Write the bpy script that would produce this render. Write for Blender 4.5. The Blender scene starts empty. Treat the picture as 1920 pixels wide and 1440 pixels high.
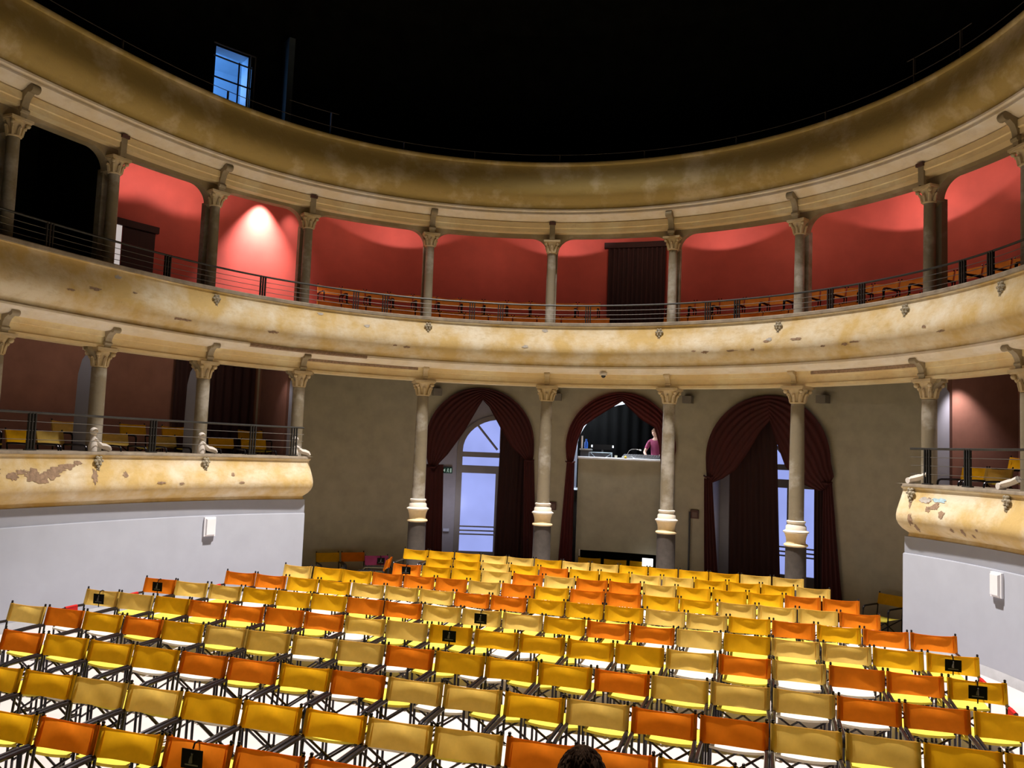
import bpy, math, random
from mathutils import Matrix, Vector
random.seed(11)
rad = math.radians
sc = bpy.context.scene
col = sc.collection

# ------------------------------------------------------------------ camera
CAM = (3.355, 0.0, 3.05)
ROWS = [[0.9590592593, 0.2804720773, 0.0392524014],
        [0.0157130563, 0.0856891433, -0.9961980077],
        [-0.2827692292, 0.9560296986, 0.0777738927]]
cd = bpy.data.cameras.new('camera')
cam = bpy.data.objects.new('camera', cd)
col.objects.link(cam)
r_, d_, f_ = (Vector(v) for v in ROWS)
m = Matrix((r_, -d_, -f_)).transposed().to_4x4()
m.translation = Vector(CAM)
cam.matrix_world = m
cd.sensor_width = 36.0
cd.lens = 1587.0 / 1920 * 36
cd.clip_end = 200
sc.camera = cam

# ------------------------------------------------------------------ world, light, exposure
w = bpy.data.worlds.new('world')
sc.world = w
w.use_nodes = True
w.node_tree.nodes['Background'].inputs[0].default_value = (1.0, 0.8, 0.55, 1)
w.node_tree.nodes['Background'].inputs[1].default_value = 0.004
sc.view_settings.view_transform = 'Standard'
sc.view_settings.look = 'None'
sc.view_settings.gamma = 1.0
sc.view_settings.use_curve_mapping = False
sc.view_settings.exposure = 0.36
sc.cycles.use_denoising = True
sc.cycles.max_bounces = 6
sc.cycles.diffuse_bounces = 4
sc.cycles.glossy_bounces = 2
sc.cycles.transmission_bounces = 4
sc.cycles.transparent_max_bounces = 4
sc.cycles.sample_clamp_indirect = 6
sc.cycles.caustics_reflective = False
sc.cycles.caustics_refractive = False


def spot(loc, target, power, angle, blend=0.3, color=(1, 1, 1), radius=0.15, name='stage_spot'):
    ld = bpy.data.lights.new(name, 'SPOT')
    ld.energy = power
    ld.spot_size = rad(angle)
    ld.spot_blend = blend
    ld.color = color
    ld.shadow_soft_size = radius
    o = bpy.data.objects.new(name, ld)
    col.objects.link(o)
    o.location = loc
    o.rotation_euler = (Vector(target) - Vector(loc)).to_track_quat('-Z', 'Y').to_euler()
    return o


def point(loc, power, color=(1, 1, 1), radius=0.1, name='lamp_light'):
    ld = bpy.data.lights.new(name, 'POINT')
    ld.energy = power
    ld.color = color
    ld.shadow_soft_size = radius
    o = bpy.data.objects.new(name, ld)
    col.objects.link(o)
    o.location = loc
    return o


YC = 11.37          # centre of the round hall
R0 = 7.72           # radius of the column ring
# the house light: high spots under the dome, straight down on the stalls
KEY = (1.0, 0.92, 0.84)
spot((0.0, 13.9, 18.4), (0.0, 11.9, 0), 20500, 53, 0.4, KEY, 0.22, 'dome_spot')
spot((0.0, 13.6, 18.4), (0.0, 12.9, 0), 8200, 61, 0.25, KEY, 0.3, 'dome_spot')
# added floods from the stage side, washing the balcony fronts
spot((-3.0, 1.0, 6.4), (4.8, 17.0, 5.5), 300, 26, 0.9, (1.0, 0.88, 0.82), 0.15, 'balcony_flood')
spot((3.0, 1.0, 6.2), (-1.5, 18.5, 5.4), 200, 26, 0.9, (1.0, 0.86, 0.78), 0.15, 'balcony_flood')


# ------------------------------------------------------------------ materials
def new_mat(name):
    mt = bpy.data.materials.new(name)
    mt.use_nodes = True
    return mt, mt.node_tree.nodes, mt.node_tree.links, mt.node_tree.nodes['Principled BSDF']


def ramp(N, L, fac, stops):
    rp = N.new('ShaderNodeValToRGB')
    el = rp.color_ramp.elements
    while len(el) < len(stops):
        el.new(0.5)
    for e, (p, c) in zip(el, stops):
        e.position = p
        e.color = (*c, 1) if len(c) == 3 else c
    L.new(fac, rp.inputs[0])
    return rp.outputs[0]


def noise(N, L, scale, detail=4, rough=0.55, vec=None):
    n = N.new('ShaderNodeTexNoise')
    n.inputs['Scale'].default_value = scale
    n.inputs['Detail'].default_value = detail
    n.inputs['Roughness'].default_value = rough
    if vec is not None:
        L.new(vec, n.inputs['Vector'])
    return n.outputs[0]


def mixc(N, L, fac, a, b, mode='MIX'):
    x = N.new('ShaderNodeMix')
    x.data_type = 'RGBA'
    x.blend_type = mode
    if isinstance(fac, (int, float)):
        x.inputs[0].default_value = fac
    else:
        L.new(fac, x.inputs[0])
    for v, i in ((a, 6), (b, 7)):
        if isinstance(v, (tuple, list)):
            x.inputs[i].default_value = (*v, 1) if len(v) == 3 else v
        else:
            L.new(v, x.inputs[i])
    return x.outputs[2]


def plain(name, c, rough=0.6, metal=0.0, var=0.08, scale=6.0, bump=0.0):
    mt, N, L, B = new_mat(name)
    pos = N.new('ShaderNodeNewGeometry').outputs['Position']
    n = noise(N, L, scale, 3, 0.6, pos)
    a = tuple(max(0, x * (1 - var)) for x in c)
    b = tuple(min(1, x * (1 + var)) for x in c)
    L.new(ramp(N, L, n, [(0.3, a), (0.7, b)]), B.inputs['Base Color'])
    B.inputs['Roughness'].default_value = rough
    B.inputs['Metallic'].default_value = metal
    if max(c) < 0.013:
        B.inputs['Specular IOR Level'].default_value = 0.05
    if bump:
        bp = N.new('ShaderNodeBump')
        bp.inputs['Strength'].default_value = bump
        bp.inputs['Distance'].default_value = 0.02
        L.new(n, bp.inputs['Height'])
        L.new(bp.outputs[0], B.inputs['Normal'])
    return mt


def old_plaster(name, clean, ochre, dirt, spot_amt=0.5, stain=0.5):
    """cream plaster with broad ochre stains, grey clouds and small flaked spots"""
    mt, N, L, B = new_mat(name)
    pos = N.new('ShaderNodeNewGeometry').outputs['Position']
    big = noise(N, L, 1.3, 5, 0.6, pos)
    mp = N.new('ShaderNodeMapping')
    mp.inputs['Scale'].default_value = (1, 1, 2.2)
    L.new(pos, mp.inputs[0])
    mid = noise(N, L, 4.0, 6, 0.65, mp.outputs[0])
    fine = noise(N, L, 16.0, 5, 0.7, pos)
    c = ramp(N, L, big, [(0.36, clean), (0.36 + 0.35 * (1.2 - stain), ochre)])
    f2 = ramp(N, L, mid, [(0.5, (0, 0, 0)), (0.75, (0.6, 0.6, 0.6))])
    c = mixc(N, L, f2, c, tuple(x * 0.8 for x in ochre))
    f3 = ramp(N, L, fine, [(0.66, (0, 0, 0)), (0.72, (spot_amt,) * 3)])
    f4 = ramp(N, L, mid, [(0.5, (0, 0, 0)), (0.62, (1, 1, 1))])
    mm = N.new('ShaderNodeMath')
    mm.operation = 'MULTIPLY'
    L.new(f3, mm.inputs[0])
    L.new(f4, mm.inputs[1])
    c = mixc(N, L, mm.outputs[0], c, dirt)
    L.new(c, B.inputs['Base Color'])
    B.inputs['Roughness'].default_value = 0.75
    bp = N.new('ShaderNodeBump')
    bp.inputs['Strength'].default_value = 0.25
    bp.inputs['Distance'].default_value = 0.02
    L.new(fine, bp.inputs['Height'])
    L.new(bp.outputs[0], B.inputs['Normal'])
    return mt


def fabric(name, c, trans=0.45, var=0.10):
    mt, N, L, B = new_mat(name)
    N.remove(B)
    out = N['Material Output']
    info = N.new('ShaderNodeObjectInfo').outputs['Random']
    tc = N.new('ShaderNodeTexCoord').outputs['Object']
    n = noise(N, L, 7.0, 4, 0.6, tc)
    a = tuple(x * (1 - var) for x in c)
    b = tuple(min(1, x * (1 + var)) for x in c)
    cc = ramp(N, L, n, [(0.3, a), (0.7, b)])
    rr = ramp(N, L, info, [(0.0, (0.84, 0.82, 0.78)), (1.0, (1, 1, 1))])
    cc = mixc(N, L, 1.0, cc, rr, 'MULTIPLY')
    di = N.new('ShaderNodeBsdfDiffuse')
    tr = N.new('ShaderNodeBsdfTranslucent')
    L.new(cc, di.inputs[0])
    L.new(cc, tr.inputs[0])
    mx = N.new('ShaderNodeMixShader')
    mx.inputs[0].default_value = trans
    L.new(di.outputs[0], mx.inputs[1])
    L.new(tr.outputs[0], mx.inputs[2])
    L.new(mx.outputs[0], out.inputs[0])
    return mt


def velvet(name, c):
    mt, N, L, B = new_mat(name)
    tc = N.new('ShaderNodeTexCoord').outputs['Object']
    mp = N.new('ShaderNodeMapping')
    mp.inputs['Scale'].default_value = (14, 14, 1.0)
    L.new(tc, mp.inputs[0])
    n = noise(N, L, 1.0, 4, 0.6, mp.outputs[0])
    L.new(ramp(N, L, n, [(0.3, tuple(x * 0.6 for x in c)), (0.7, c)]), B.inputs['Base Color'])
    B.inputs['Roughness'].default_value = 0.85
    B.inputs['Sheen Weight'].default_value = 0.08
    B.inputs['Sheen Tint'].default_value = (*[min(1, x * 3) for x in c], 1)
    return mt


def emit(name, c, s, var=0.1):
    mt, N, L, B = new_mat(name)
    tc = N.new('ShaderNodeTexCoord').outputs['Object']
    n = noise(N, L, 1.2, 2, 0.5, tc)
    cc = ramp(N, L, n, [(0.35, tuple(x * (1 - var) for x in c)), (0.65, c)])
    B.inputs['Base Color'].default_value = (0.05, 0.05, 0.06, 1)
    L.new(cc, B.inputs['Emission Color'])
    B.inputs['Emission Strength'].default_value = s
    B.inputs['Roughness'].default_value = 0.3
    return mt


M = {}
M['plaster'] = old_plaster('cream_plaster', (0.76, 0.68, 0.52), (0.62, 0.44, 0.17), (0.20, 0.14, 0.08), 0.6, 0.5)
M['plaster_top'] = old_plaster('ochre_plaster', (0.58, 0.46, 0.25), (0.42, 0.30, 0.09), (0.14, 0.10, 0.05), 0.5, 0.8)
M['moulding'] = old_plaster('moulding_plaster', (0.90, 0.83, 0.72), (0.82, 0.70, 0.50), (0.25, 0.18, 0.12), 0.4, 0.5)
M['architrave'] = old_plaster('architrave_plaster', (0.92, 0.80, 0.52), (0.84, 0.66, 0.36), (0.25, 0.17, 0.1), 0.5, 0.7)
M['lip'] = plain('weathered_stone_lip', (0.30, 0.25, 0.19), 0.8, 0, 0.25, 5)
M['white'] = plain('white_painted_wall', (0.325, 0.345, 0.41), 0.7, 0, 0.04, 2.0)
M['beige'] = plain('beige_painted_wall', (0.40, 0.37, 0.27), 0.85, 0, 0.10, 3.0)
M['red'] = plain('red_painted_wall', (0.44, 0.066, 0.045), 0.8, 0, 0.10, 2.0)
M['brownred'] = plain('brown_red_wall', (0.26, 0.12, 0.085), 0.85, 0, 0.12, 2.5)
M['black'] = plain('black_and_unlit_wall', (0.012, 0.012, 0.009), 0.9, 0, 0.3, 2.0)  # blackout walls; also paints the unlit left bay dark
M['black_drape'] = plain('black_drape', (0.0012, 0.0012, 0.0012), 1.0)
M['shaft'] = old_plaster('grey_marble_shaft', (0.50, 0.47, 0.42), (0.26, 0.22, 0.15), (0.12, 0.09, 0.05), 0.8, 0.75)
M['capital'] = old_plaster('cream_capital', (0.72, 0.60, 0.40), (0.55, 0.42, 0.22), (0.25, 0.18, 0.1), 0.4, 0.5)
M['ring'] = plain('white_column_ring', (0.86, 0.80, 0.70), 0.6, 0, 0.04, 4)
M['bell'] = plain('cream_column_base', (0.80, 0.64, 0.38), 0.7, 0, 0.1, 6)
M['plinth'] = plain('grey_plinth', (0.060, 0.050, 0.044), 0.7, 0, 0.2, 8)
M['console'] = old_plaster('grey_brown_console', (0.42, 0.36, 0.26), (0.30, 0.24, 0.14), (0.12, 0.09, 0.06), 0.5, 0.6)
M['scroll'] = plain('white_plaster_scroll', (0.80, 0.75, 0.70), 0.6, 0, 0.06, 5)
M['rosette'] = plain('grey_plaster_mask', (0.34, 0.30, 0.22), 0.8, 0, 0.3, 30)
M['peel'] = plain('bare_brown_plaster', (0.30, 0.20, 0.13), 0.9, 0, 0.3, 20)
M['peelgrey'] = plain('grey_bare_plaster', (0.45, 0.42, 0.38), 0.9, 0, 0.2, 20)
M['peelblue'] = plain('pale_blue_paint', (0.40, 0.58, 0.68), 0.8, 0, 0.2, 20)
M['floor'] = plain('pale_stalls_floor', (0.50, 0.455, 0.46), 0.55, 0, 0.06, 1.5)
M['floor_dark'] = plain('dark_gallery_floor', (0.10, 0.07, 0.05), 0.6, 0, 0.15, 3)
M['metal'] = plain('dark_steel_tube', (0.032, 0.029, 0.034), 0.25, 0.7, 0.15, 10)
M['rail'] = plain('dark_painted_rail', (0.05, 0.05, 0.05), 0.4, 0.5, 0.15, 8)
M['wire'] = plain('steel_wire', (0.12, 0.11, 0.10), 0.5, 0.4, 0.1, 8)
M['railtop'] = plain('dull_gallery_rail', (0.07, 0.055, 0.045), 0.6, 0.2, 0.1, 8)
M['c_orange'] = fabric('orange_canvas', (0.88, 0.245, 0.017))
M['c_amber'] = fabric('amber_canvas', (0.92, 0.50, 0.016))
M['c_pale'] = fabric('pale_mustard_canvas', (0.90, 0.63, 0.16))
M['c_bright'] = fabric('brightened_orange_canvas', (0.95, 0.36, 0.07), 0.2)  # orange lightened in colour to stand in for light on the upper chairs
M['c_magenta'] = fabric('magenta_canvas', (0.22, 0.035, 0.09))
M['s_yellow'] = fabric('yellow_seat_canvas', (0.95, 0.78, 0.11), 0.25)
M['s_cream'] = fabric('cream_seat_canvas', (0.95, 0.90, 0.78), 0.25)
M['s_red'] = fabric('red_cloth', (0.55, 0.03, 0.03), 0.2)
M['velvet'] = velvet('dark_red_velvet', (0.062, 0.005, 0.004))
M['velvet_dark'] = velvet('maroon_black_velvet', (0.032, 0.005, 0.004))
M['velvet_red'] = velvet('crimson_velvet', (0.095, 0.006, 0.006))
M['doorframe'] = plain('grey_door_frame', (0.36, 0.31, 0.24), 0.6, 0, 0.06, 4)
M['pane'] = emit('daylit_blue_pane', (0.30, 0.36, 0.78), 0.92, 0.12)
M['gold'] = plain('old_gold_knob', (0.5, 0.35, 0.1), 0.4, 0.6)
M['tag'] = plain('black_sign_plate', (0.006, 0.006, 0.005), 0.8, 0, 0.1)
M['taglogo'] = plain('grey_sign_print', (0.09, 0.085, 0.08), 0.7, 0, 0.1)
M['steel'] = plain('bright_metal_knob', (0.55, 0.52, 0.48), 0.3, 0.9)
M['vest'] = plain('pale_vestibule_wall', (0.48, 0.44, 0.42), 0.8, 0, 0.05)
M['bwhite'] = plain('bright_white_trim', (0.82, 0.84, 0.90), 0.5, 0, 0.02)
M['green'] = plain('green_exit_plate', (0.015, 0.08, 0.045), 0.5)
M['greenlit'] = emit('pale_exit_pictogram', (0.55, 0.75, 0.6), 0.35)
M['bluewall'] = plain('white_landing_wall', (0.75, 0.78, 0.8), 0.8, 0, 0.03)
M['skin'] = plain('skin', (0.72, 0.45, 0.34), 0.55, 0, 0.05)
M['hair'] = plain('dark_brown_hair', (0.20, 0.105, 0.055), 0.8, 0, 0.5, 60)
M['shirt'] = plain('maroon_shirt', (0.28, 0.04, 0.11), 0.8, 0, 0.1)
M['dark_cloth'] = plain('dark_cloth', (0.03, 0.03, 0.035), 0.8, 0, 0.2)
M['bottle'] = plain('blue_plastic', (0.03, 0.14, 0.65), 0.2, 0, 0.1)
M['yellow'] = plain('yellow_plastic', (0.95, 0.65, 0.03), 0.4)
M['screen'] = plain('black_screen', (0.015, 0.015, 0.016), 0.2)
M['device'] = plain('dark_grey_device', (0.05, 0.05, 0.055), 0.5)
M['frameblue'] = plain('pale_blue_metal', (0.55, 0.66, 0.75), 0.35, 0.4)
M['plaque'] = plain('dark_red_box', (0.10, 0.045, 0.035), 0.7, 0, 0.2, 20)
M['greybox'] = plain('grey_box', (0.20, 0.18, 0.15), 0.7)


# ------------------------------------------------------------------ mesh builder
class MB:
    def __init__(s):
        s.v = []
        s.f = []

    def box(s, c, d, rz=0.0):
        x, y, z = c
        a, b, h = d[0] / 2, d[1] / 2, d[2] / 2
        n = len(s.v)
        cs, sn = math.cos(rz), math.sin(rz)
        for dz in (-h, h):
            for dx, dy in ((-a, -b), (a, -b), (a, b), (-a, b)):
                s.v.append((x + dx * cs - dy * sn, y + dx * sn + dy * cs, z + dz))
        s.f += [tuple(n + i for i in q) for q in ((3, 2, 1, 0), (4, 5, 6, 7), (0, 1, 5, 4), (1, 2, 6, 5), (2, 3, 7, 6), (3, 0, 4, 7))]
        return s

    def tube(s, pts, r, n=8, caps=True, rs=None):
        pts = [Vector(p) for p in pts]
        base = len(s.v)
        up = Vector((0, 0, 1))
        prev = None
        for i, p in enumerate(pts):
            if i == 0:
                t = pts[1] - p
            elif i == len(pts) - 1:
                t = p - pts[i - 1]
            else:
                t = (pts[i + 1] - p).normalized() + (p - pts[i - 1]).normalized()
            t.normalize()
            if prev is None:
                a = t.cross(up)
                if a.length < 1e-3:
                    a = t.cross(Vector((1, 0, 0)))
            else:
                a = prev - t * prev.dot(t)
            a.normalize()
            prev = a
            b = t.cross(a)
            rr = rs[i] if rs else r
            for k in range(n):
                an = 2 * math.pi * k / n
                s.v.append(tuple(p + a * (rr * math.cos(an)) + b * (rr * math.sin(an))))
        for i in range(len(pts) - 1):
            for k in range(n):
                q = base + i * n
                s.f.append((q + k, q + n + k, q + n + (k + 1) % n, q + (k + 1) % n))
        if caps:
            s.f.append(tuple(base + k for k in range(n)))
            s.f.append(tuple(base + (len(pts) - 1) * n + k for k in reversed(range(n))))
        return s

    def lathe(s, prof, n=16, c=(0, 0, 0), sx=1.0, sy=1.0):
        base = len(s.v)
        for r, z in prof:
            for k in range(n):
                an = 2 * math.pi * k / n
                s.v.append((c[0] + sx * r * math.cos(an), c[1] + sy * r * math.sin(an), c[2] + z))
        for i in range(len(prof) - 1):
            for k in range(n):
                q = base + i * n
                s.f.append((q + k, q + (k + 1) % n, q + n + (k + 1) % n, q + n + k))
        s.f.append(tuple(base + k for k in reversed(range(n))))
        s.f.append(tuple(base + (len(prof) - 1) * n + k for k in range(n)))
        return s

    def ball(s, c, r, n=8, sz=1.0, sx=1.0, sy=1.0):
        m_ = max(4, n // 2 + 1)
        prof = [(max(1e-4, r * math.sin(math.pi * i / m_)), -r * sz * math.cos(math.pi * i / m_)) for i in range(m_ + 1)]
        return s.lathe(prof, n, c, sx, sy)

    def grid(s, rows, close=False):
        base = len(s.v)
        w_ = len(rows[0])
        for r in rows:
            s.v += [tuple(p) for p in r]
        for i in range(len(rows) - 1):
            for k in range(w_ - 1 + (1 if close else 0)):
                k2 = (k + 1) % w_
                s.f.append((base + i * w_ + k, base + i * w_ + k2, base + (i + 1) * w_ + k2, base + (i + 1) * w_ + k))
        return s

    def xform(s, fn):
        s.v = [tuple(fn(*p)) for p in s.v]
        return s

    def build(s, name, mat, parent=None, angle=38, label=None):
        me = bpy.data.meshes.new(name)
        me.from_pydata(s.v, [], s.f)
        me.materials.append(mat)
        me.shade_smooth()
        me.set_sharp_from_angle(angle=rad(angle))
        me.update()
        o = bpy.data.objects.new(name, me)
        col.objects.link(o)
        if parent is not None:
            o.parent = parent
        if label:
            o['label'] = label
        return o


def tag(o, label=None, cat=None, group=None, kind=None):
    if label:
        o['label'] = label
    if cat:
        o['category'] = cat
    if group:
        o['group'] = group
    if kind:
        o['kind'] = kind
    return o


def thing(name, loc=(0, 0, 0), rz=0.0, label=None, cat=None, group=None):
    o = bpy.data.objects.new(name, None)
    col.objects.link(o)
    o.location = loc
    o.rotation_euler = (0, 0, rz)
    o.empty_display_size = 0.2
    return tag(o, label, cat, group)


def children(o):
    return list(o.children)


def dup(root, loc, rz, label=None, group=None, cat=None):
    r = root.copy()
    col.objects.link(r)
    r.location = loc
    r.rotation_euler = (0, 0, rz)
    if label:
        r['label'] = label
    if group:
        r['group'] = group
    if cat:
        r['category'] = cat
    for ch in children(root):
        c = ch.copy()
        col.objects.link(c)
        c.parent = r
        for g in children(ch):
            d = g.copy()
            col.objects.link(d)
            d.parent = c
    return r


ORD = ['', 'first', 'second', 'third', 'fourth', 'fifth', 'sixth', 'seventh', 'eighth', 'ninth', 'tenth', 'eleventh',
       'twelfth', 'thirteenth', 'fourteenth', 'fifteenth', 'sixteenth', 'seventeenth', 'eighteenth', 'nineteenth',
       'twentieth', 'twenty-first', 'twenty-second']

# ------------------------------------------------------------------ plan of the hall: a round back that opens towards the stage
S70 = R0 * rad(70)
DS = 0.02
_tab = []


def _build_plan():
    s = 0.0
    x, y = 0.0, YC + R0
    while s < 24:
        th = math.degrees(s / R0) if s <= S70 else 90 - 20 * math.exp(-(s - S70) / 3.2)
        _tab.append((x, y, rad(th)))
        t = rad(th)
        x += math.cos(t) * DS
        y -= math.sin(t) * DS
        s += DS


_build_plan()


def plan(s, off=0.0, z=0.0):
    """point on the column ring at arc length s from the hall's axis, moved outwards by off"""
    a = abs(s)
    i = min(int(a / DS), len(_tab) - 2)
    f = a / DS - i
    x = _tab[i][0] * (1 - f) + _tab[i + 1][0] * f
    y = _tab[i][1] * (1 - f) + _tab[i + 1][1] * f
    t = _tab[i][2] * (1 - f) + _tab[i + 1][2] * f
    x += math.sin(t) * off
    y += math.cos(t) * off
    return (x if s >= 0 else -x, y, z)


def theta(s):
    a = abs(s)
    i = min(int(a / DS), len(_tab) - 1)
    return math.copysign(_tab[i][2], s)


def s_of(deg):
    """arc length whose ring point is seen from the hall centre at this angle"""
    sgn = 1 if deg >= 0 else -1
    a = abs(deg)
    if a <= 70:
        return sgn * R0 * rad(a)
    lo, hi = 0.0, 23.0
    for _ in range(30):
        mid = (lo + hi) / 2
        p = plan(mid)
        an = math.degrees(math.atan2(p[0], p[1] - YC))
        if an < a:
            lo = mid
        else:
            hi = mid
    return sgn * lo


def frange(a, b, step):
    n = max(1, int(round(abs(b - a) / step)))
    return [a + (b - a) * i / n for i in range(n + 1)]


def sweep(ss, prof, bm=None, closed=False):
    bm = bm or MB()
    pr = prof + [prof[0]] if closed else prof
    rows = [[plan(s, o, z) for o, z in pr] for s in ss]
    return bm.grid(rows)


SEND = 17.0
SBOX = R0 * rad(51.9)
full = frange(-SEND, SEND, 0.16)

# ------------------------------------------------------------------ floor, ceiling, walls
bm = MB()
rows = []
for s in frange(-20, 20, 0.25):
    a = plan(s, 0.24)
    rows.append([(0, a[1] * 0.5 + YC * 0.5 if a[1] > YC else a[1], 0), a])
bm.grid(rows)
bm.v.append((0, 0, 0))
o = MB()
# a flat stalls floor: fan made of strips across the hall
half = [plan(s, 0.24) for s in frange(0, 22, 0.2)]
o.grid([[(-p[0], p[1], 0), (0, p[1], 0), (p[0], p[1], 0)] for p in half])
fl = o.build('floor', M['floor'])
fl['kind'] = 'structure'
# the lower aisle floor behind the columns, one step down
bm = MB()
bm.grid([[plan(s, 0.24, 0), plan(s, 0.24, -0.4), plan(s, 5.5, -0.4)] for s in frange(-9.0, 9.0, 0.2)])
o = bm.build('floor', M['floor_dark'])
o['kind'] = 'structure'

# ceiling: dark dome
bm = MB()
rows = []
for k in range(11):
    a = k / 10 * math.pi / 2
    rows.append([plan(s, (2.03 + R0) * math.cos(a) - R0 if k < 10 else -R0 + 0.05, 14 + 5.5 * math.sin(a)) for s in frange(-12, 12, 0.4)])
o = bm.grid(rows).build('ceiling', M['black'])
o['kind'] = 'structure'

# side walls of the stalls, under the lower balconies (white panel with a set-back band above and a grey cove at the foot)
for sg, nm in ((-1, 'wall_left'), (1, 'wall_right')):
    bm = MB()
    ss = frange(sg * (SBOX + 0.02), sg * SEND, 0.16)
    prof = [(-0.50, 0.0), (-0.50, 1.56), (-0.49, 1.575), (-0.465, 1.58), (-0.465, 1.86)]
    rows = []
    for off in (1.95, 1.0, 0.2, -0.3):
        rows.append([plan(sg * (SBOX - (0 if z < 1.577 else -0.035)), off, z) for o_, z in prof])
    rows += [[plan(s, o_, z) for o_, z in prof] for s in ss]
    o = bm.grid(rows).build(nm, M['white'])
    o['kind'] = 'structure'
    bm = MB()
    bm.grid([[plan(s, -0.42, 0.0), plan(s, -0.535, 0.0), plan(s, -0.52, 0.09), plan(s, -0.502, 0.14)] for s in ss])
    o = bm.build('baseboard_left' if sg < 0 else 'baseboard_right', plain('grey_cove_' + nm, (0.36, 0.37, 0.40), 0.6))
    o['kind'] = 'structure'

# rear ground-floor wall with three arches
RW = 1.98                      # offset of the rear wall from the ring
KW = (R0 + RW) / R0            # arc at the wall / arc at the ring


def aw(arc, off=0.0, z=0.0):
    """point by arc length measured on the rear wall"""
    return plan(arc / KW, RW + off, z)


ARCH = [(-3.56, 1.34, 3.20), (0.02, 1.34, 3.20), (3.62, 1.43, 3.06)]


def arch_z(x):
    for c, r, zc in ARCH:
        d = abs(x - c)
        if d < r - 1e-6:
            return zc + math.sqrt(max(0, r * r - d * d))
    return None


xs = set(frange(-9.3, 9.3, 0.15))
for c, r, zc in ARCH:
    for k in range(33):
        xs.add(c + r * math.cos(math.pi * k / 32))
xs = sorted(xs)
bm = MB()
for a, b in zip(xs, xs[1:]):
    if b - a < 1e-5:
        continue
    inside = arch_z((a + b) / 2) is not None
    za = arch_z(a) if inside else -0.4
    zb = arch_z(b) if inside else -0.4
    if inside:
        c, r, zc = min(ARCH, key=lambda q: abs(q[0] - (a + b) / 2))
        za = za if za is not None else zc
        zb = zb if zb is not None else zc
    n = len(bm.v)
    bm.v += [aw(a, 0, za), aw(b, 0, zb), aw(b, 0, 5.1), aw(a, 0, 5.1)]
    bm.f.append((n, n + 1, n + 2, n + 3))
    if inside:       # reveal of the arch
        n = len(bm.v)
        bm.v += [aw(a, 0, za), aw(b, 0, zb), aw(b, 0.45, zb), aw(a, 0.45, za)]
        bm.f.append((n, n + 3, n + 2, n + 1))
for c, r, zc in ARCH:
    for sg in (-1, 1):
        n = len(bm.v)
        bm.v += [aw(c + sg * r, 0, -0.4), aw(c + sg * r, 0.45, -0.4), aw(c + sg * r, 0.45, zc), aw(c + sg * r, 0, zc)]
        bm.f.append((n, n + 1, n + 2, n + 3))
o = bm.build('wall_back', M['beige'])
o['kind'] = 'structure'

# upper walls: red round wall of the upper balcony, brown-red walls of the boxes, black wall of the gallery
RWALL = 2.03
o = sweep([s for s in frange(s_of(-84.5), 12.6, 0.16)], [(RWALL, 5.3), (RWALL, 9.0)]).build('wall_back', M['red'])
o['kind'] = 'structure'
for sg in (-1, 1):
    ss = frange(sg * (SBOX + 0.1), sg * SEND, 0.16)
    o = sweep(ss, [(RWALL - 0.05, 1.9), (RWALL - 0.05, 5.1)]).build('wall_left' if sg < 0 else 'wall_right', M['brownred'])
    o['kind'] = 'structure'
    # end partition of the boxes
    bm = MB()
    a0, a1 = sg * (SBOX + 0.10), sg * (SBOX + 0.20)
    for s_ in (a0, a1):
        bm.grid([[plan(s_, 0.42, z), plan(s_, RWALL, z)] for z in (-0.4, 5.0)])
    bm.grid([[plan(a0, 0.42, z), plan(a1, 0.42, z)] for z in (-0.4, 5.0)])
    o = bm.build('wall_left' if sg < 0 else 'wall_right', M['brownred'])
    o['kind'] = 'structure'
# partition and unlit bay at the upper balcony's far left, its shade painted black
bm = MB()
sB = s_of(-84.5)
bm.grid([[plan(sB - 0.12, 0.3, z), plan(sB - 0.12, RWALL, z)] for z in (5.42, 8.95)])
bm.grid([[plan(sB - 0.02, 0.3, z), plan(sB - 0.02, RWALL, z)] for z in (5.42, 8.95)])
o = bm.build('wall_left', M['black'])
o['kind'] = 'structure'
o = sweep(frange(-SEND, s_of(-84.5), 0.2), [(RWALL, 5.3), (RWALL, 9.0)]).build('wall_left', M['black'])
o['kind'] = 'structure'
o = sweep(frange(12.6, SEND, 0.2), [(RWALL, 5.3), (RWALL, 9.0)]).build('wall_right', M['red'])
o['kind'] = 'structure'

# gallery wall with the door opening
G0, G1, GT = s_of(-62.6), s_of(-58.0), 11.95
for a, b, z0, z1 in ((-SEND, G0, 9.1, 14), (G1, SEND, 9.1, 14), (G0, G1, GT, 14)):
    o = sweep(frange(a, b, 0.16), [(RWALL, z0), (RWALL, z1)]).build('wall_back', M['black'])
    o['kind'] = 'structure'

# ------------------------------------------------------------------ balconies
PROF = [(-0.28, 5.94), (-0.56, 5.94), (-0.57, 5.925), (-0.57, 5.875), (-0.555, 5.86), (-0.545, 5.855), (-0.542, 5.84), (-0.55, 5.77),
        (-0.572, 5.68), (-0.605, 5.57), (-0.635, 5.46), (-0.65, 5.37), (-0.645, 5.28), (-0.61, 5.20), (-0.55, 5.13),
        (-0.48, 5.08), (-0.44, 5.05), (-0.43, 4.985)]
CORN = [(-0.43, 4.985), (-0.45, 4.98), (-0.45, 4.94), (-0.40, 4.92), (-0.37, 4.87), (-0.33, 4.85), (-0.16, 4.835)]
ARCHI = [(-0.16, 4.835), (-0.16, 4.74), (-0.135, 4.735), (-0.135, 4.60), (-0.165, 4.595), (-0.165, 4.545), (0.17, 4.545), (0.17, 4.84)]


def zmap(prof, f, do=0.0):
    return [(o_ + do, f(z)) for o_, z in prof]


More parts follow.
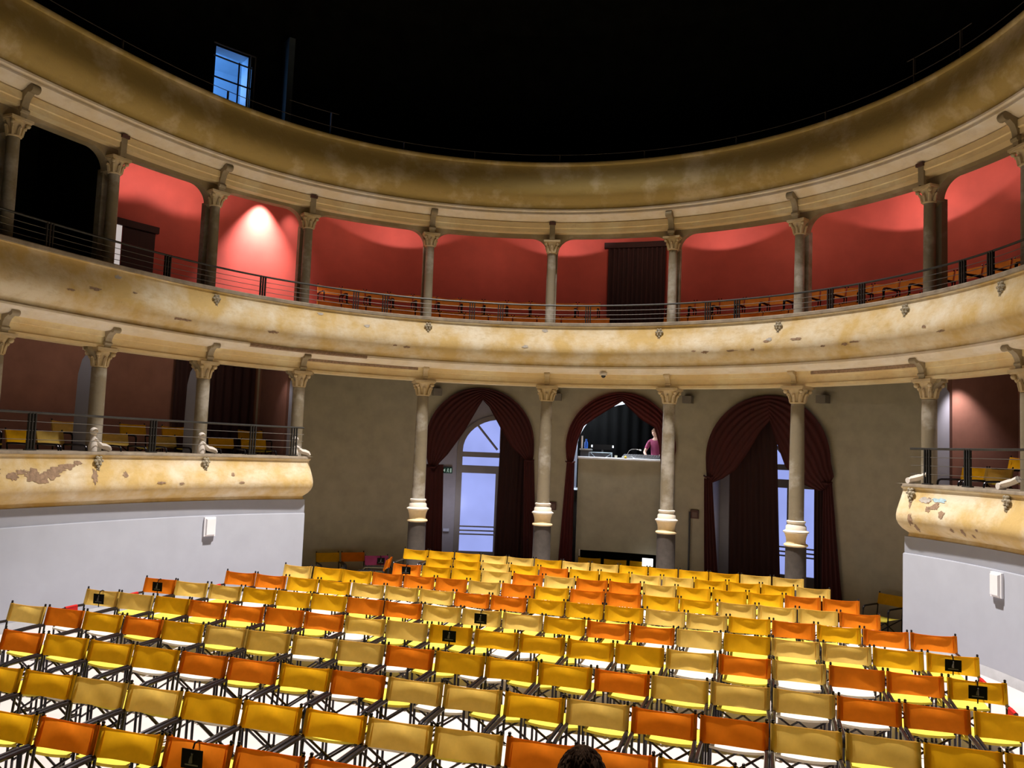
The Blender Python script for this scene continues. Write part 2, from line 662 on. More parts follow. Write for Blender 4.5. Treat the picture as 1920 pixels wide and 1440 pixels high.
def balcony_off(prof, z):
    best = -0.5
    for (o1, z1), (o2, z2) in zip(prof, prof[1:]):
        if min(z1, z2) <= z <= max(z1, z2) and abs(z1 - z2) > 1e-6:
            t = (z - z1) / (z2 - z1)
            v = o1 + (o2 - o1) * t
            best = min(best, v)
    return best


def patch(name, mat, parent, prof, deg, z, rs, rz, seed):
    """an irregular flake lying on a balcony front"""
    rnd = random.Random(seed)
    s0 = s_of(deg)
    n = 22
    rr = [1 + rnd.uniform(-0.38, 0.3) for _ in range(n)]
    bm = MB()
    rings = [0.02, 0.5, 1.0]
    rows = []
    for q in rings:
        row = []
        for k in range(n):
            an = 2 * math.pi * k / n
            ds = q * rs * rr[k] * math.cos(an)
            dz = q * rz * rr[k] * math.sin(an)
            zz = z + dz
            row.append(plan(s0 + ds, balcony_off(prof, zz) - 0.006, zz))
        rows.append(row)
    bm.grid(rows, close=True)
    return bm.build(name, mat, parent, 60)


def rosette(parent, deg, z, off):
    """small plaster mask with a pendant"""
    bm = MB()
    bm.lathe([(0.001, -0.03), (0.055, -0.03), (0.07, 0.0), (0.05, 0.02), (0.035, 0.015), (0.02, 0.03), (0.001, 0.045)], 10)
    for k in range(6):
        a = 2 * math.pi * k / 6
        bm.ball((0.065 * math.cos(a), 0.065 * math.sin(a), 0.0), 0.028, 6)
    bm.ball((0, -0.10, 0), 0.032, 6)
    bm.ball((0.015, -0.145, 0), 0.022, 6)
    bm.ball((-0.02, -0.135, 0), 0.02, 6)
    # lathe axis z -> towards the hall
    s0 = s_of(deg)
    c = plan(s0, off, z)
    t = theta(s0)

    def f(x, y, h):
        return (c[0] + x * math.cos(t) - h * math.sin(t), c[1] - x * math.sin(t) - h * math.cos(t), c[2] + y)
    return bm.xform(f).build('mask_ornament', M['rosette'], parent)


def railing(parent, ss, zbase, ztop, zw, post_s, bars=3, off=-0.43, rmat='rail', hr=0.02):
    rl = thing('railing')
    rl.parent = parent
    MB().tube([plan(s, off, ztop) for s in ss], hr, 8).build('handrail', M[rmat], rl)
    for z in zw:
        MB().tube([plan(s, off, z) for s in ss], 0.0055, 6).build('wire', M['wire' if rmat == 'rail' else rmat], rl)
    for p in post_s:
        bm = MB()
        for k in range(bars):
            q = p + (k - (bars - 1) / 2) * 0.055
            c = plan(q, off, (zbase + ztop) / 2)
            bm.box(c, (0.02, 0.045, ztop - zbase), -theta(q))
        if bars > 1:
            c = plan(p, off, zbase + 0.012)
            bm.box(c, (0.18, 0.07, 0.02), -theta(p))
        bm.build('post', M[rmat], rl)
    return rl


# --- upper balcony (continuous)
ub = thing('balcony', (0, 0, 0), 0, 'upper balcony with bulging cream plaster front running round the whole hall', 'balcony')
FRONT_U = PROF
sweep(full, FRONT_U).build('parapet', M['plaster'], ub, 50)
sweep(full, [(-0.28, 5.94), (-0.28, 5.42)]).build('parapet_back', M['plaster'], ub)
sweep(full, [(-0.28, 5.952), (-0.57, 5.952), (-0.58, 5.94), (-0.58, 5.885), (-0.565, 5.87)]).build('coping', M['lip'], ub)
sweep(full, CORN).build('cornice', M['moulding'], ub)
sweep(full, ARCHI).build('architrave', M['architrave'], ub)
sweep(full, [(-0.28, 5.44), (0.90, 5.44), (0.90, 5.93), (2.03, 5.93), (2.03, 5.1), (-0.3, 5.1)]).build('floor_slab', M['floor_dark'], ub)
for i, d in enumerate((-70, -32.1, 9.7, 30.8, 52.9, 70)):
    rosette(ub, d, 5.73, -0.585)
for i, (d, z) in enumerate([(16.1, 5.29), (18.1, 5.26), (22.8, 5.27), (26.6, 5.27), (29.0, 5.42), (34.2, 5.42),
                            (38.9, 5.24), (42.7, 5.24), (44.5, 5.26), (56.8, 5.36), (59.7, 5.24), (-89.6, 5.44), (-83.6, 5.52), (-76.5, 5.21),
                            (-75.1, 5.21), (-108.2, 5.3), (-92.9, 5.34), (-60, 5.24), (-38, 5.24), (-36, 5.22)]):
    patch('peeled_patch', M['peel'], ub, FRONT_U, d, z, 0.05 + 0.04 * ((i * 7) % 3), 0.018 + 0.008 * (i % 2), i)
for i, (d, z) in enumerate([(-14.4, 5.38), (-43.2, 5.61), (29.5, 5.46), (-51.5, 5.76), (-86, 5.74), (-11, 5.77)]):
    patch('bare_patch', M['peelgrey'], ub, FRONT_U, d, z, 0.07, 0.035, 100 + i)


def strip(parent, name, mat, d0, d1, prof_pts):
    a, b = s_of(d0), s_of(d1)
    return sweep(frange(a, b, 0.12), prof_pts).build(name, mat, parent)


strip(ub, 'missing_trim', M['peel'], -63, -42.5, [(-0.455, 4.985), (-0.457, 4.935), (-0.41, 4.915)])
strip(ub, 'missing_trim', M['peel'], -52, -33.0, [(-0.145, 4.745), (-0.172, 4.80), (-0.175, 4.83)])
strip(ub, 'missing_trim', M['peel'], 34.5, 52, [(-0.145, 4.745), (-0.172, 4.79), (-0.175, 4.83)])
strip(ub, 'new_trim', M['moulding'], -104, -63.2, [(-0.452, 4.99), (-0.48, 4.985), (-0.485, 4.95), (-0.47, 4.93), (-0.41, 4.91)])
UB_POSTS = (-95.0, -77.7, -61.4, -45.0, -39.8, -24.2, -19.1, -3.4, 17.8, 22.9, 39.0, 44.4, 61.6, 66.5)
railing(ub, frange(-SEND, SEND, 0.2), 5.95, 6.37, (6.06, 6.16, 6.26), [s_of(d) for d in UB_POSTS])

# --- top gallery
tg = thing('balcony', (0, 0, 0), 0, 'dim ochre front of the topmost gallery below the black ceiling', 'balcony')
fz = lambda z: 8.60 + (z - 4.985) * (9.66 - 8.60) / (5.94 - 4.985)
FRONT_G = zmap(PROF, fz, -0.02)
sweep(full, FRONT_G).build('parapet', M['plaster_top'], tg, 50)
sweep(full, [(-0.3, 9.66), (-0.3, 9.2), (2.03, 9.2), (2.03, 8.95), (-0.3, 8.95)]).build('floor_slab', M['black'], tg)
fz2 = lambda z: 8.36 + (z - 4.835) * (8.60 - 8.36) / (4.985 - 4.835)
sweep(full, [(-0.45, 8.60), (-0.47, 8.59), (-0.47, 8.555), (-0.43, 8.545), (-0.42, 8.51), (-0.44, 8.505), (-0.44, 8.475),
             (-0.38, 8.46), (-0.17, 8.37)]).build('cornice', M['moulding'], tg)
sweep(full, [(-0.17, 8.37), (-0.17, 8.355), (-0.20, 8.35), (-0.20, 8.23), (-0.17, 8.22), (-0.17, 8.13), (0.02, 8.13)]).build('architrave', M['architrave'], tg)

CS_DEG = [-114, -98, -84.5, -68.4, -52.7, -31.7, -10.45, 10.45, 31.7, 52.7, 68.4, 84.5]
CS = [s_of(d) for d in CS_DEG]
# arcade with rounded corners behind the upper columns
bm = MB()
ZT, RC_, HW = 8.06, 0.36, 0.13
for a, b in zip(CS, CS[1:]):
    a2, b2 = a + HW, b - HW
    pts = []
    for k in range(13):
        t = math.pi / 2 * k / 12
        pts.append((a2 + RC_ * (1 - math.cos(t)), ZT - RC_ + RC_ * math.sin(t)))
    mid = frange(a2 + RC_, b2 - RC_, 0.2)[1:-1]
    pts += [(q, ZT) for q in mid]
    for k in range(13):
        t = math.pi / 2 * (1 - k / 12)
        pts.append((b2 - RC_ * (1 - math.cos(t)), ZT - RC_ + RC_ * math.sin(t)))
    rows = [[plan(q, 0.02, 8.16), plan(q, 0.02, z), plan(q, 0.20, z), plan(q, 0.20, 8.9)] for q, z in pts]
    rows = [[plan(a, 0.02, 8.16), plan(a, 0.02, 7.6), plan(a, 0.20, 7.6), plan(a, 0.20, 8.9)]] + rows + \
           [[plan(b, 0.02, 8.16), plan(b, 0.02, 7.6), plan(b, 0.20, 7.6), plan(b, 0.20, 8.9)]]
    bm.grid(rows)
bm.build('arcade', M['console'], tg)
railing(tg, frange(s_of(-100), s_of(75), 0.2), 9.67, 9.86, (), [s_of(d) for d in (-87.6, -70, -51.4, -38, -25.0, -9.4, 6, 22.5, 38.3, 53.8, 62.1)], 1, -0.5, 'railtop', 0.007)
for a, b, ps in ((-59, -50.0, (-51.4,)), (52.5, 64, (53.8, 62.1))):
    railing(tg, frange(s_of(a), s_of(b), 0.15), 9.67, 10.16, (), [s_of(p) for p in ps], 1, -0.5, 'railtop', 0.007)

# landing behind the gallery door, and the steel balustrade in it
door = thing('gallery_door', (0, 0, 0), 0, 'open doorway high in the gallery filled with blue daylight', 'door')
bm = MB()
for s_, sgn in ((G0, -1), (G1, 1)):
    bm.grid([[plan(s_, RWALL, z), plan(s_, RWALL + 0.35, z)] for z in (9.2, GT)])
bm.grid([[plan(s_, RWALL, GT), plan(s_, RWALL + 0.35, GT)] for s_ in frange(G0, G1, 0.2)])
bm.build('reveal', M['bluewall'], door)
bm = MB()
for off, z in ((RWALL - 0.02, 0),):
    for s_ in (G1 + 0.04, G1 + 0.13):
        bm.tube([plan(s_, off, 9.2), plan(s_, off, GT + 0.06)], 0.018, 6)
    bm.tube([plan(q, off, GT + 0.06) for q in frange(G0 - 0.05, G1 + 0.13, 0.1)], 0.018, 6)
bm.build('frame', M['greybox'], door)
bm = MB()
g0, g1 = G0 - 0.9, G1 + 0.7
bm.grid([[plan(q, RWALL + 1.9, 9.2), plan(q, RWALL + 1.9, 13)] for q in frange(g0, g1, 0.2)])
bm.grid([[plan(g0, RWALL + 0.35, z), plan(g0, RWALL + 1.9, z)] for z in (9.2, 13)])
bm.grid([[plan(g1, RWALL + 0.35, z), plan(g1, RWALL + 1.9, z)] for z in (9.2, 13)])
bm.grid([[plan(q, RWALL + 0.35, 12.6), plan(q, RWALL + 1.9, 12.25)] for q in frange(g0, g1, 0.2)])
bm.grid([[plan(g0, RWALL + 0.35, z), plan(G0, RWALL + 0.35, z)] for z in (9.2, 13)])
bm.grid([[plan(G1, RWALL + 0.35, z), plan(g1, RWALL + 0.35, z)] for z in (9.2, 13)])
bm.grid([[plan(q, RWALL + 0.35, 9.2), plan(q, RWALL + 1.9, 9.2)] for q in frange(g0, g1, 0.2)])
bm.build('landing', M['bluewall'], door)
bl = MB()
for z in (11.42, 10.95):
    bl.tube([plan(q, 1.4, z) for q in frange(G0 - 0.3, G1 - 0.12, 0.1)], 0.018, 6)
for q in (G0 + 0.22, G1 - 0.14):
    bl.tube([plan(q, 1.4, 9.2), plan(q, 1.4, 11.45)], 0.018, 6)
tag(bl.build('steel_balustrade', M['rail']), 'thin dark steel balustrade silhouetted in the blue gallery doorway', 'railing')
c = plan((G0 + G1) / 2 - 0.6, RWALL + 1.1, 12.0)
point(c, 40, (0.12, 0.38, 1.0), 0.25, 'skylight_glow')
# narrow pilaster, made deep enough to catch the blue light
sp = s_of(-52.6)
bm = MB()
bm.grid([[plan(sp - 0.07, RWALL - 0.02, z), plan(sp - 0.07, RWALL - 0.38, z), plan(sp + 0.05, RWALL - 0.38, z), plan(sp + 0.05, RWALL - 0.02, z)] for z in (9.2, 12.6)])
tag(bm.build('pilaster', plain('dark_blue_grey_paint', (0.10, 0.13, 0.15), 0.6)), 'narrow blue-grey pilaster on the black gallery wall right of the doorway', 'pilaster')
pp = plan(G1 - 0.3, 0.9, 11.0)
spot(plan(G0 + 0.08, RWALL + 0.2, 11.2), plan(sp - 0.07, RWALL - 0.28, 11.3), 9, 80, 0.4, (0.3, 0.55, 1.0), 0.1, 'pilaster_fill')  # added spot standing in for doorway daylight on the pilaster

# --- lower balconies left and right
LZ = lambda z: 1.86 + (z - 4.985) * (2.74 - 1.86) / (5.94 - 4.985)
FRONT_L = [(o_ + 0.01, LZ(z)) for o_, z in PROF[:-1]] + [(-0.45, 1.86)]
for sg, side in ((-1, 'left'), (1, 'right')):
    lb = thing('balcony', (0, 0, 0), 0,
               'lower balcony on the %s with bulging flaking cream plaster front over white wall' % side, 'balcony')

    def wrapped(prof, mat, name):
        """front profile carried round the free end of the balcony"""
        bm = MB()
        rows = []
        # end face: profile stands out from the end line; the corner is rounded
        for off in (1.9, 1.2, 0.5, 0.1, -0.2):
            rows.append([plan(sg * (SBOX + (o_ + 0.465)), off, z) for o_, z in prof])
        for k in range(1, 8):
            a = math.pi / 2 * k / 8
            rows.append([plan(sg * (SBOX + 0.12 - (-(o_ + 0.465) + 0.12) * math.cos(a)), -0.345 + (o_ + 0.465 - 0.12) * math.sin(a), z) for o_, z in prof])
        for s_ in frange(sg * (SBOX + 0.12), sg * SEND, 0.16):
            rows.append([plan(s_, o_, z) for o_, z in prof])
        return bm.grid(rows).build(name, mat, lb, 50)
    wrapped(FRONT_L[1:], M['plaster'], 'parapet')
    bm = sweep(frange(sg * (SBOX - 0.1), sg * SEND, 0.16), [(0.55, 2.745), (-0.56, 2.745)])
    bm.build('coping', M['lip'], lb)
    wrapped([(-0.53, 2.748), (-0.56, 2.748), (-0.565, 2.74), (-0.565, 2.70), (-0.53, 2.69)], M['lip'], 'coping_edge')
    sweep(frange(sg * SBOX, sg * SEND, 0.2), [(0.05, 2.745), (0.05, 2.2), (0.72, 2.2), (0.72, 2.4), (2.0, 2.4)]).build('floor_slab', M['floor_dark'], lb)
    ends = {-1: (-104.6, -86.8, -69.9), 1: (53.9, 70.6)}[sg]
    for d in ends:
        rosette(lb, d, 2.60, -0.575)
    if sg < 0:
        pts = [(-99.9, 2.45, .10, .07), (-97.9, 2.36, .10, .06), (-95.5, 2.37, .17, .10), (-93.2, 2.39, .18, .08), (-90.9, 2.51, .15, .055),
               (-89.6, 2.57, .08, .04), (-87.4, 2.35, .055, .11), (-104.9, 2.35, .08, .14), (-96.8, 2.42, .10, .04), (-94.4, 2.31, .12, .08),
               (-82.9, 2.37, .05, .05), (-77.3, 2.22, .10, .02), (-65.3, 2.36, .04, .04), (-63.8, 2.21, .06, .02), (-74, 2.20, .05, .02), (-92.2, 2.46, .14, .05)]
    else:
        pts = [(54.3, 2.15, .06, .10), (58.3, 2.41, .10, .06), (59.7, 2.29, .07, .06), (55.0, 2.03, .04, .06), (61.3, 2.06, .04, .03),
               (63.2, 2.05, .04, .05), (54.0, 2.46, .035, .10), (57.0, 2.50, .05, .05), (57.2, 2.36, .06, .05), (64.8, 2.02, .03, .03), (66, 2.12, .03, .02)]
        patch('blue_patch', M['peelblue'], lb, FRONT_L, 58.7, 2.51, 0.16, 0.035, 5)
        patch('bare_patch', M['peelgrey'], lb, FRONT_L, 56.3, 2.50, 0.12, 0.05, 6)
    for i, (d, z, a, b) in enumerate(pts):
        patch('peeled_patch', M['peel'], lb, FRONT_L, d, z, a, b, 40 + i + (sg > 0) * 30)
    posts = (-110, -95.2, -78.1, -61.5, -54.4) if sg < 0 else (55.6, 62.4, 74)
    a = sg * (SBOX + 0.12)
    railing(lb, frange(a, sg * SEND, 0.2), 2.75, 3.34, (2.92, 3.06, 3.2), [s_of(d) for d in posts])

# ------------------------------------------------------------------ columns
def capital_mb(r, z0, z1):
    """small leafy capital with corner scrolls and a square top slab"""
    bm = MB()
    h = z1 - z0
    bm.lathe([(r * 1.02, z0), (r * 1.22, z0 + 0.01), (r * 1.22, z0 + 0.03), (r * 1.02, z0 + 0.04), (r * 1.05, z0 + h * 0.35), (r * 1.25, z0 + h * 0.6),
              (r * 1.6, z0 + h * 0.82), (r * 1.6, z0 + h * 0.86)], 14)
    bm.box((0, 0, z1 - h * 0.07), (r * 3.9, r * 3.9, h * 0.14))
    bm.box((0, 0, z1 - h * 0.17), (r * 3.5, r * 3.5, h * 0.06))
    for k in range(4):
        a = math.pi / 4 + k * math.pi / 2
        x, y = math.cos(a), math.sin(a)
        bm.ball((x * r * 1.95, y * r * 1.95, z1 - h * 0.30), h * 0.13, 8)
        bm.ball((x * r * 1.6, y * r * 1.6, z1 - h * 0.45), h * 0.09, 6)
    for k in range(8):
        a = k * math.pi / 4
        x, y = math.cos(a), math.sin(a)
        pts = [(x * r * q, y * r * q, z0 + h * t) for q, t in ((1.1, 0.08), (1.22, 0.3), (1.42, 0.5), (1.62, 0.52), (1.66, 0.44))]
        bm.tube(pts, 0.02, 5, True, [0.03, 0.032, 0.028, 0.02, 0.012])
    return bm


def console_mb(z0, z1, reach, wd=0.13, y0=-0.15, stub=False):
    """scrolled bracket in front of the architrave; local -y points into the hall"""
    h = z1 - z0
    if stub:
        outer = [(0.03, 0.0), (0.035, 0.5), (0.04, 1.0)]
        reach = 1.0
    else:
        outer = [(0.10, 0.0), (0.12, 0.2), (0.18, 0.42), (0.34, 0.62), (0.62, 0.76), (0.86, 0.82), (0.98, 0.90), (1.0, 1.0)]
    o_ = [(y0 - reach * a, z0 + h * b) for a, b in outer]
    i_ = [(y0 + 0.03, z0 + h * b) for a, b in outer]
    bm = MB()
    for sx in (-wd / 2, wd / 2):
        bm.grid([[(sx, y, z) for y, z in o_], [(sx, y, z) for y, z in i_]])
    bm.grid([[(-wd / 2, y, z) for y, z in o_], [(wd / 2, y, z) for y, z in o_]])
    bm.grid([[(-wd / 2, y, z) for y, z in (o_[-1], i_[-1])], [(wd / 2, y, z) for y, z in (o_[-1], i_[-1])]])
    if not stub:
        bm.tube([(-wd / 2 - 0.012, o_[-2][0] + 0.03, o_[-2][1] - 0.01), (wd / 2 + 0.012, o_[-2][0] + 0.03, o_[-2][1] - 0.01)], h * 0.15, 10)
        bm.tube([(-wd / 2 - 0.012, o_[1][0] + 0.01, o_[1][1]), (wd / 2 + 0.012, o_[1][0] + 0.01, o_[1][1])], h * 0.09, 8)
    return bm


def lab_pos(i):
    return ORD[i + 1]


# ground columns E F G H
def ground_column(deg, label):
    s = s_of(deg)
    t = thing('column', plan(s, 0, -0.4), -theta(s), label, 'column', 'tall columns standing behind the stalls')
    Z = 0.4
    MB().lathe([(0.24, 0), (0.24, 0.12), (0.21, 0.16), (0.20, 1.36 + Z)], 24).build('plinth', M['plinth'], t)
    MB().lathe([(0.20, 1.36 + Z), (0.225, 1.37 + Z), (0.235, 1.39 + Z), (0.225, 1.41 + Z), (0.19, 1.43 + Z), (0.185, 1.47 + Z), (0.195, 1.54 + Z), (0.215, 1.60 + Z), (0.225, 1.63 + Z)],
               24).build('base_bell', M['bell'], t)
    MB().lathe([(0.225, 1.63 + Z), (0.245, 1.635 + Z), (0.25, 1.66 + Z), (0.225, 1.675 + Z), (0.20, 1.69 + Z), (0.195, 1.76 + Z), (0.17, 1.79 + Z), (0.165, 1.82 + Z), (0.18, 1.83 + Z),
                (0.185, 1.86 + Z), (0.16, 1.875 + Z)], 24).build('base_ring', M['ring'], t)
    MB().lathe([(0.148, 1.87 + Z), (0.148, 2.4 + Z), (0.145, 3.0 + Z), (0.138, 3.6 + Z), (0.128, 4.20 + Z)], 24).build('shaft', M['shaft'], t)
    capital_mb(0.125, 4.20 + Z, 4.55 + Z).build('capital', M['capital'], t)
    console_mb(4.56 + Z, 4.86 + Z, 0.15, 0.10, -0.155).build('console', M['capital'], t)
    return t


ground_column(-31.7, 'marbled column on grey plinth left of the left curtained arch')
ground_column(-10.45, 'marbled column between the left arch and the control booth arch')
ground_column(10.45, 'marbled column overlapping the right edge of the control booth arch')
ground_column(31.7, 'marbled column standing in front of the right curtained arch')


def box_column(deg, label):
    s = s_of(deg)
    t = thing('column', plan(s, 0, 2.2), -theta(s), label, 'column', 'columns of the lower balconies')
    Z = -2.2
    MB().lathe([(0.15, 0), (0.15, 0.3), (0.135, 0.34), (0.128, 0.6), (0.125, 4.20 + Z)], 20).build('shaft', M['shaft'], t)
    capital_mb(0.105, 4.20 + Z, 4.55 + Z).build('capital', M['capital'], t)
    console_mb(4.56 + Z, 4.90 + Z, 0.24, 0.12, -0.155).build('console', M['console'], t)
    # pale pier behind the shaft with a rounded corbel at its head
    bm = MB()
    prof = [(0.14, 0.0), (0.50, 0.0), (0.52, 1.0), (0.50, 1.9), (0.42, 2.15), (0.26, 2.30), (0.14, 2.34)]
    for sx in (-0.04, 0.04):
        n = len(bm.v)
        bm.v += [(sx, y, z) for y, z in prof]
        bm.f.append(tuple(range(n, n + len(prof))))
    bm.grid([[(-0.04, y, z) for y, z in prof], [(0.04, y, z) for y, z in prof]], close=True)
    bm.build('pier', M['white'], t)
    # side brackets under the beam
    for sg in (-1, 1):
        pr = [(0.12, 2.34), (0.30, 2.34), (0.29, 2.30), (0.22, 2.27), (0.16, 2.20), (0.12, 2.12)]
        b = MB()
        for yy in (-0.06, 0.06):
            n = len(b.v)
            b.v += [(sg * x, yy, z) for x, z in pr]
            b.f.append(tuple(range(n, n + len(pr))))
        b.grid([[(sg * x, -0.06, z) for x, z in pr], [(sg * x, 0.06, z) for x, z in pr]], close=True)
        b.build('side_bracket', M['console'], t)
    return t


box_column(-98, 'lower balcony column cut by the left edge of the photo')
box_column(-84.5, 'lower balcony column on the left, second back from the photo edge')
box_column(-68.4, 'lower balcony column on the left, next to the end column')
box_column(-52.7, 'column at the free end of the left lower balcony')
box_column(52.7, 'column at the free end of the right lower balcony')
box_column(68.4, 'lower balcony column just beyond the right edge')


def upper_column(deg, label, stub=False):
    s = s_of(deg)
    t = thing('column', plan(s, 0, 5.42), -theta(s), label, 'column', 'columns of the upper balcony')
    Z = -5.42
    MB().lathe([(0.13, 0), (0.13, 0.25), (0.115, 0.3), (0.105, 0.5), (0.10, 1.4), (0.094, 7.70 + Z)], 18).build('shaft', M['shaft'], t)
    capital_mb(0.098, 7.66 + Z, 7.96 + Z).build('capital', M['capital'], t)
    bm = MB()
    bm.box((0.0, 0.22, (0 + 7.75 + Z) / 2), (0.24, 0.14, 7.75 + Z))
    bm.build('pier', M['shaft'], t)
    if stub:
        console_mb(7.97 + Z, 8.36 + Z, 0.2, 0.12, -0.17, True).build('console', M['console'], t)
        MB().box((0, -0.215, 8.36 + Z - 0.03), (0.15, 0.07, 0.06)).build('dark_stub', M['plaque'], t)
    else:
        console_mb(7.97 + Z, 8.46 + Z, 0.24, 0.12, -0.17).build('console', M['console'], t)
    return t


UP = [(-98, 'upper balcony column at the left photo edge, beside the black bay'),
      (-84.5, 'upper balcony column between the black bay and the first red bay'),
      (-68.4, 'upper balcony column left of the brightest spot on the red wall'),
      (-52.7, 'upper balcony column right of the brightest spot on the red wall'),
      (-31.7, 'upper balcony column above the left end of the left arch'),
      (-10.45, 'upper balcony column in the middle of the photo'),
      (10.45, 'upper balcony column at the right edge of the dark wall drape'),
      (31.7, 'upper balcony column above the right curtained arch'),
      (52.7, 'upper balcony column above the free end of the right lower balcony'),
      (68.4, 'upper balcony column at the right photo edge')]
for k, (d, l) in enumerate(UP):
    upper_column(d, l, k in (1, 3, 5, 8))


def finial(deg, label, rev=1):
    s = s_of(deg)
    t = thing('scroll_ornament', plan(s, -0.26, 2.75), -theta(s), label, 'ornament', 'white scroll ornaments on the lower parapets')
    bm = MB()
    bm.lathe([(0.07, 0), (0.075, 0.08), (0.06, 0.16), (0.04, 0.24), (0.035, 0.28)], 14)
    bm.build('neck', M['scroll'], t)
    MB().ball((0, 0, 0.34), 0.068, 14).build('ball', M['scroll'], t)
    pts = [(rev * x, -0.02, z) for x, z in ((0.0, 0.22), (0.06, 0.16), (0.14, 0.10), (0.22, 0.085), (0.29, 0.06), (0.32, 0.02))]
    MB().tube(pts, 0.04, 8, True, [0.035, 0.045, 0.05, 0.055, 0.05, 0.04]).build('scroll', M['scroll'], t)
    return t


finial(-103.5, 'white scroll ornament on left parapet at the photo edge')
finial(-86.0, 'white ball and scroll ornament on left parapet, second from the end')
finial(-69.3, 'white ball and scroll ornament on left parapet, next to the end one')
finial(-53.6, 'white ball and scroll ornament at the end of the left parapet')


def low_scroll(deg, label):
    s = s_of(deg)
    t = thing('scroll_ornament', plan(s, -0.4, 2.75), -theta(s), label, 'ornament', 'white scroll ornaments on the lower parapets')
    pts = [(x, 0, z) for x, z in ((-0.24, 0.03), (-0.18, 0.08), (-0.08, 0.10), (0.05, 0.13), (0.16, 0.17))]
    MB().tube(pts, 0.04, 8, True, [0.035, 0.05, 0.055, 0.05, 0.05]).build('scroll', M['scroll'], t)
    MB().tube([(-0.22, -0.06, 0.05), (-0.22, 0.06, 0.05)], 0.05, 12).build('volute', M['scroll'], t)


low_scroll(54.2, 'white scroll ornament lying at the end of the right parapet')
low_scroll(69.5, 'white scroll ornament on right parapet near the photo edge')

# ------------------------------------------------------------------ rear wall: booth, vestibules, curtains
# vestibule behind the outer arches with arched glazed doors


def vestibule(cx, n_name, dc, label):
    RD = 1.9   # depth behind the wall
    k = (R0 + RW + RD) / (R0 + RW)
    bm = MB()
    xa, xb = cx - 1.75, cx + 1.75
    bm.grid([[aw(xa, 0.45, z), aw(xa, RD, z)] for z in (-0.4, 4.9)])
    bm.grid([[aw(xb, 0.45, z), aw(xb, RD, z)] for z in (-0.4, 4.9)])
    bm.grid([[aw(q, 0.45, 4.7), aw(q, RD, 4.7)] for q in frange(xa, xb, 0.25)])
    # back wall with arched door hole
    r, zc = 1.0, 3.0
    xs = sorted(set(frange(xa, xb, 0.25) + [dc + r * math.cos(math.pi * j / 20) for j in range(21)]))
    for a, b in zip(xs, xs[1:]):
        mid = (a + b) / 2
        ins = abs(mid - dc) < r

        def zz(x):
            return zc + math.sqrt(max(0, r * r - (x - dc) ** 2)) if ins else -0.4
        n = len(bm.v)
        bm.v += [aw(a, RD, zz(a)), aw(b, RD, zz(b)), aw(b, RD, 4.9), aw(a, RD, 4.9)]
        bm.f.append((n, n + 1, n + 2, n + 3))
    o = bm.build('wall_back', M['vest'])
    o['kind'] = 'structure'
    # the door
    t = thing(n_name, (0, 0, 0), 0, label, 'door', 'arched glazed doors behind the arches')

    def fr(x, z, off):
        return aw(dc + x, RD + off, z)
    bm = MB()
    ro, ri = 1.0, 0.87
    outer = [(-ro, -0.4)] + [(ro * math.cos(a), zc + ro * math.sin(a)) for a in [math.pi * (1 - j / 20) for j in range(21)]] + [(ro, -0.4)]
    inner = [(-ri, -0.4)] + [(ri * math.cos(a), zc + ri * math.sin(a)) for a in [math.pi * (1 - j / 20) for j in range(21)]] + [(ri, -0.4)]
    bm.grid([[fr(x, z, -0.05) for x, z in outer], [fr(x, z, -0.05) for x, z in inner]])
    bm.grid([[fr(x, z, -0.05) for x, z in inner], [fr(x, z, 0.06) for x, z in inner]])
    bm.grid([[fr(x, z, -0.05) for x, z in outer], [fr(x, z, 0.06) for x, z in outer]])
    bm.build('frame', M['doorframe'], t)

    def bar(x0, x1, z0, z1, d0=-0.04, d1=0.03):
        b = MB()
        pts = [(x0, z0), (x1, z0), (x1, z1), (x0, z1)]
        b.grid([[fr(x, z, d0) for x, z in pts], [fr(x, z, d1) for x, z in pts]], close=True)
        n = len(b.v)
        b.v += [fr(x, z, d0) for x, z in pts]
        b.f.append((n, n + 1, n + 2, n + 3))
        return b
    bar(-ri, ri, 2.82, 2.96).build('transom', M['doorframe'], t)
    bar(-ri, ri, 2.38, 2.59).build('transom', M['doorframe'], t)
    bar(-0.09, 0.09, -0.4, 2.4).build('stile', M['doorframe'], t)
    bar(-ri, ri, -0.4, 0.26).build('bottom_rail', M['doorframe'], t)
    for sg in (-1, 0, 1):
        a = math.pi / 2 + sg * math.radians(38)
        b = MB()
        p0 = (0.12 * math.cos(a), 2.96 + 0.1 * math.sin(a))
        p1 = (ri * math.cos(a), zc + ri * math.sin(a))
        b.tube([fr(p0[0], p0[1], -0.01), fr(p1[0], p1[1], -0.01)], 0.035, 6)
        b.build('glazing_bar', M['doorframe'], t)
    for z in (0.72, 0.82, 0.93):
        MB().tube([fr(-ri, z, -0.06), fr(-ri / 2, z, -0.06), fr(0, z, -0.06), fr(ri / 2, z, -0.06), fr(ri, z, -0.06)], 0.022, 6).build('push_bar', M['doorframe'], t)
    b = MB()
    pts = inner
    n = len(b.v)
    b.v += [fr(x, z, 0.02) for x, z in pts]
    b.f.append(tuple(range(len(pts))))
    b.build('glass', M['pane'], t)
    return t


vestibule(-3.35, 'door_1', -3.0, 'arched glazed door with blue daylight behind the left arch')
vestibule(3.75, 'door_2', 3.52, 'arched glazed door with blue daylight behind the right arch')

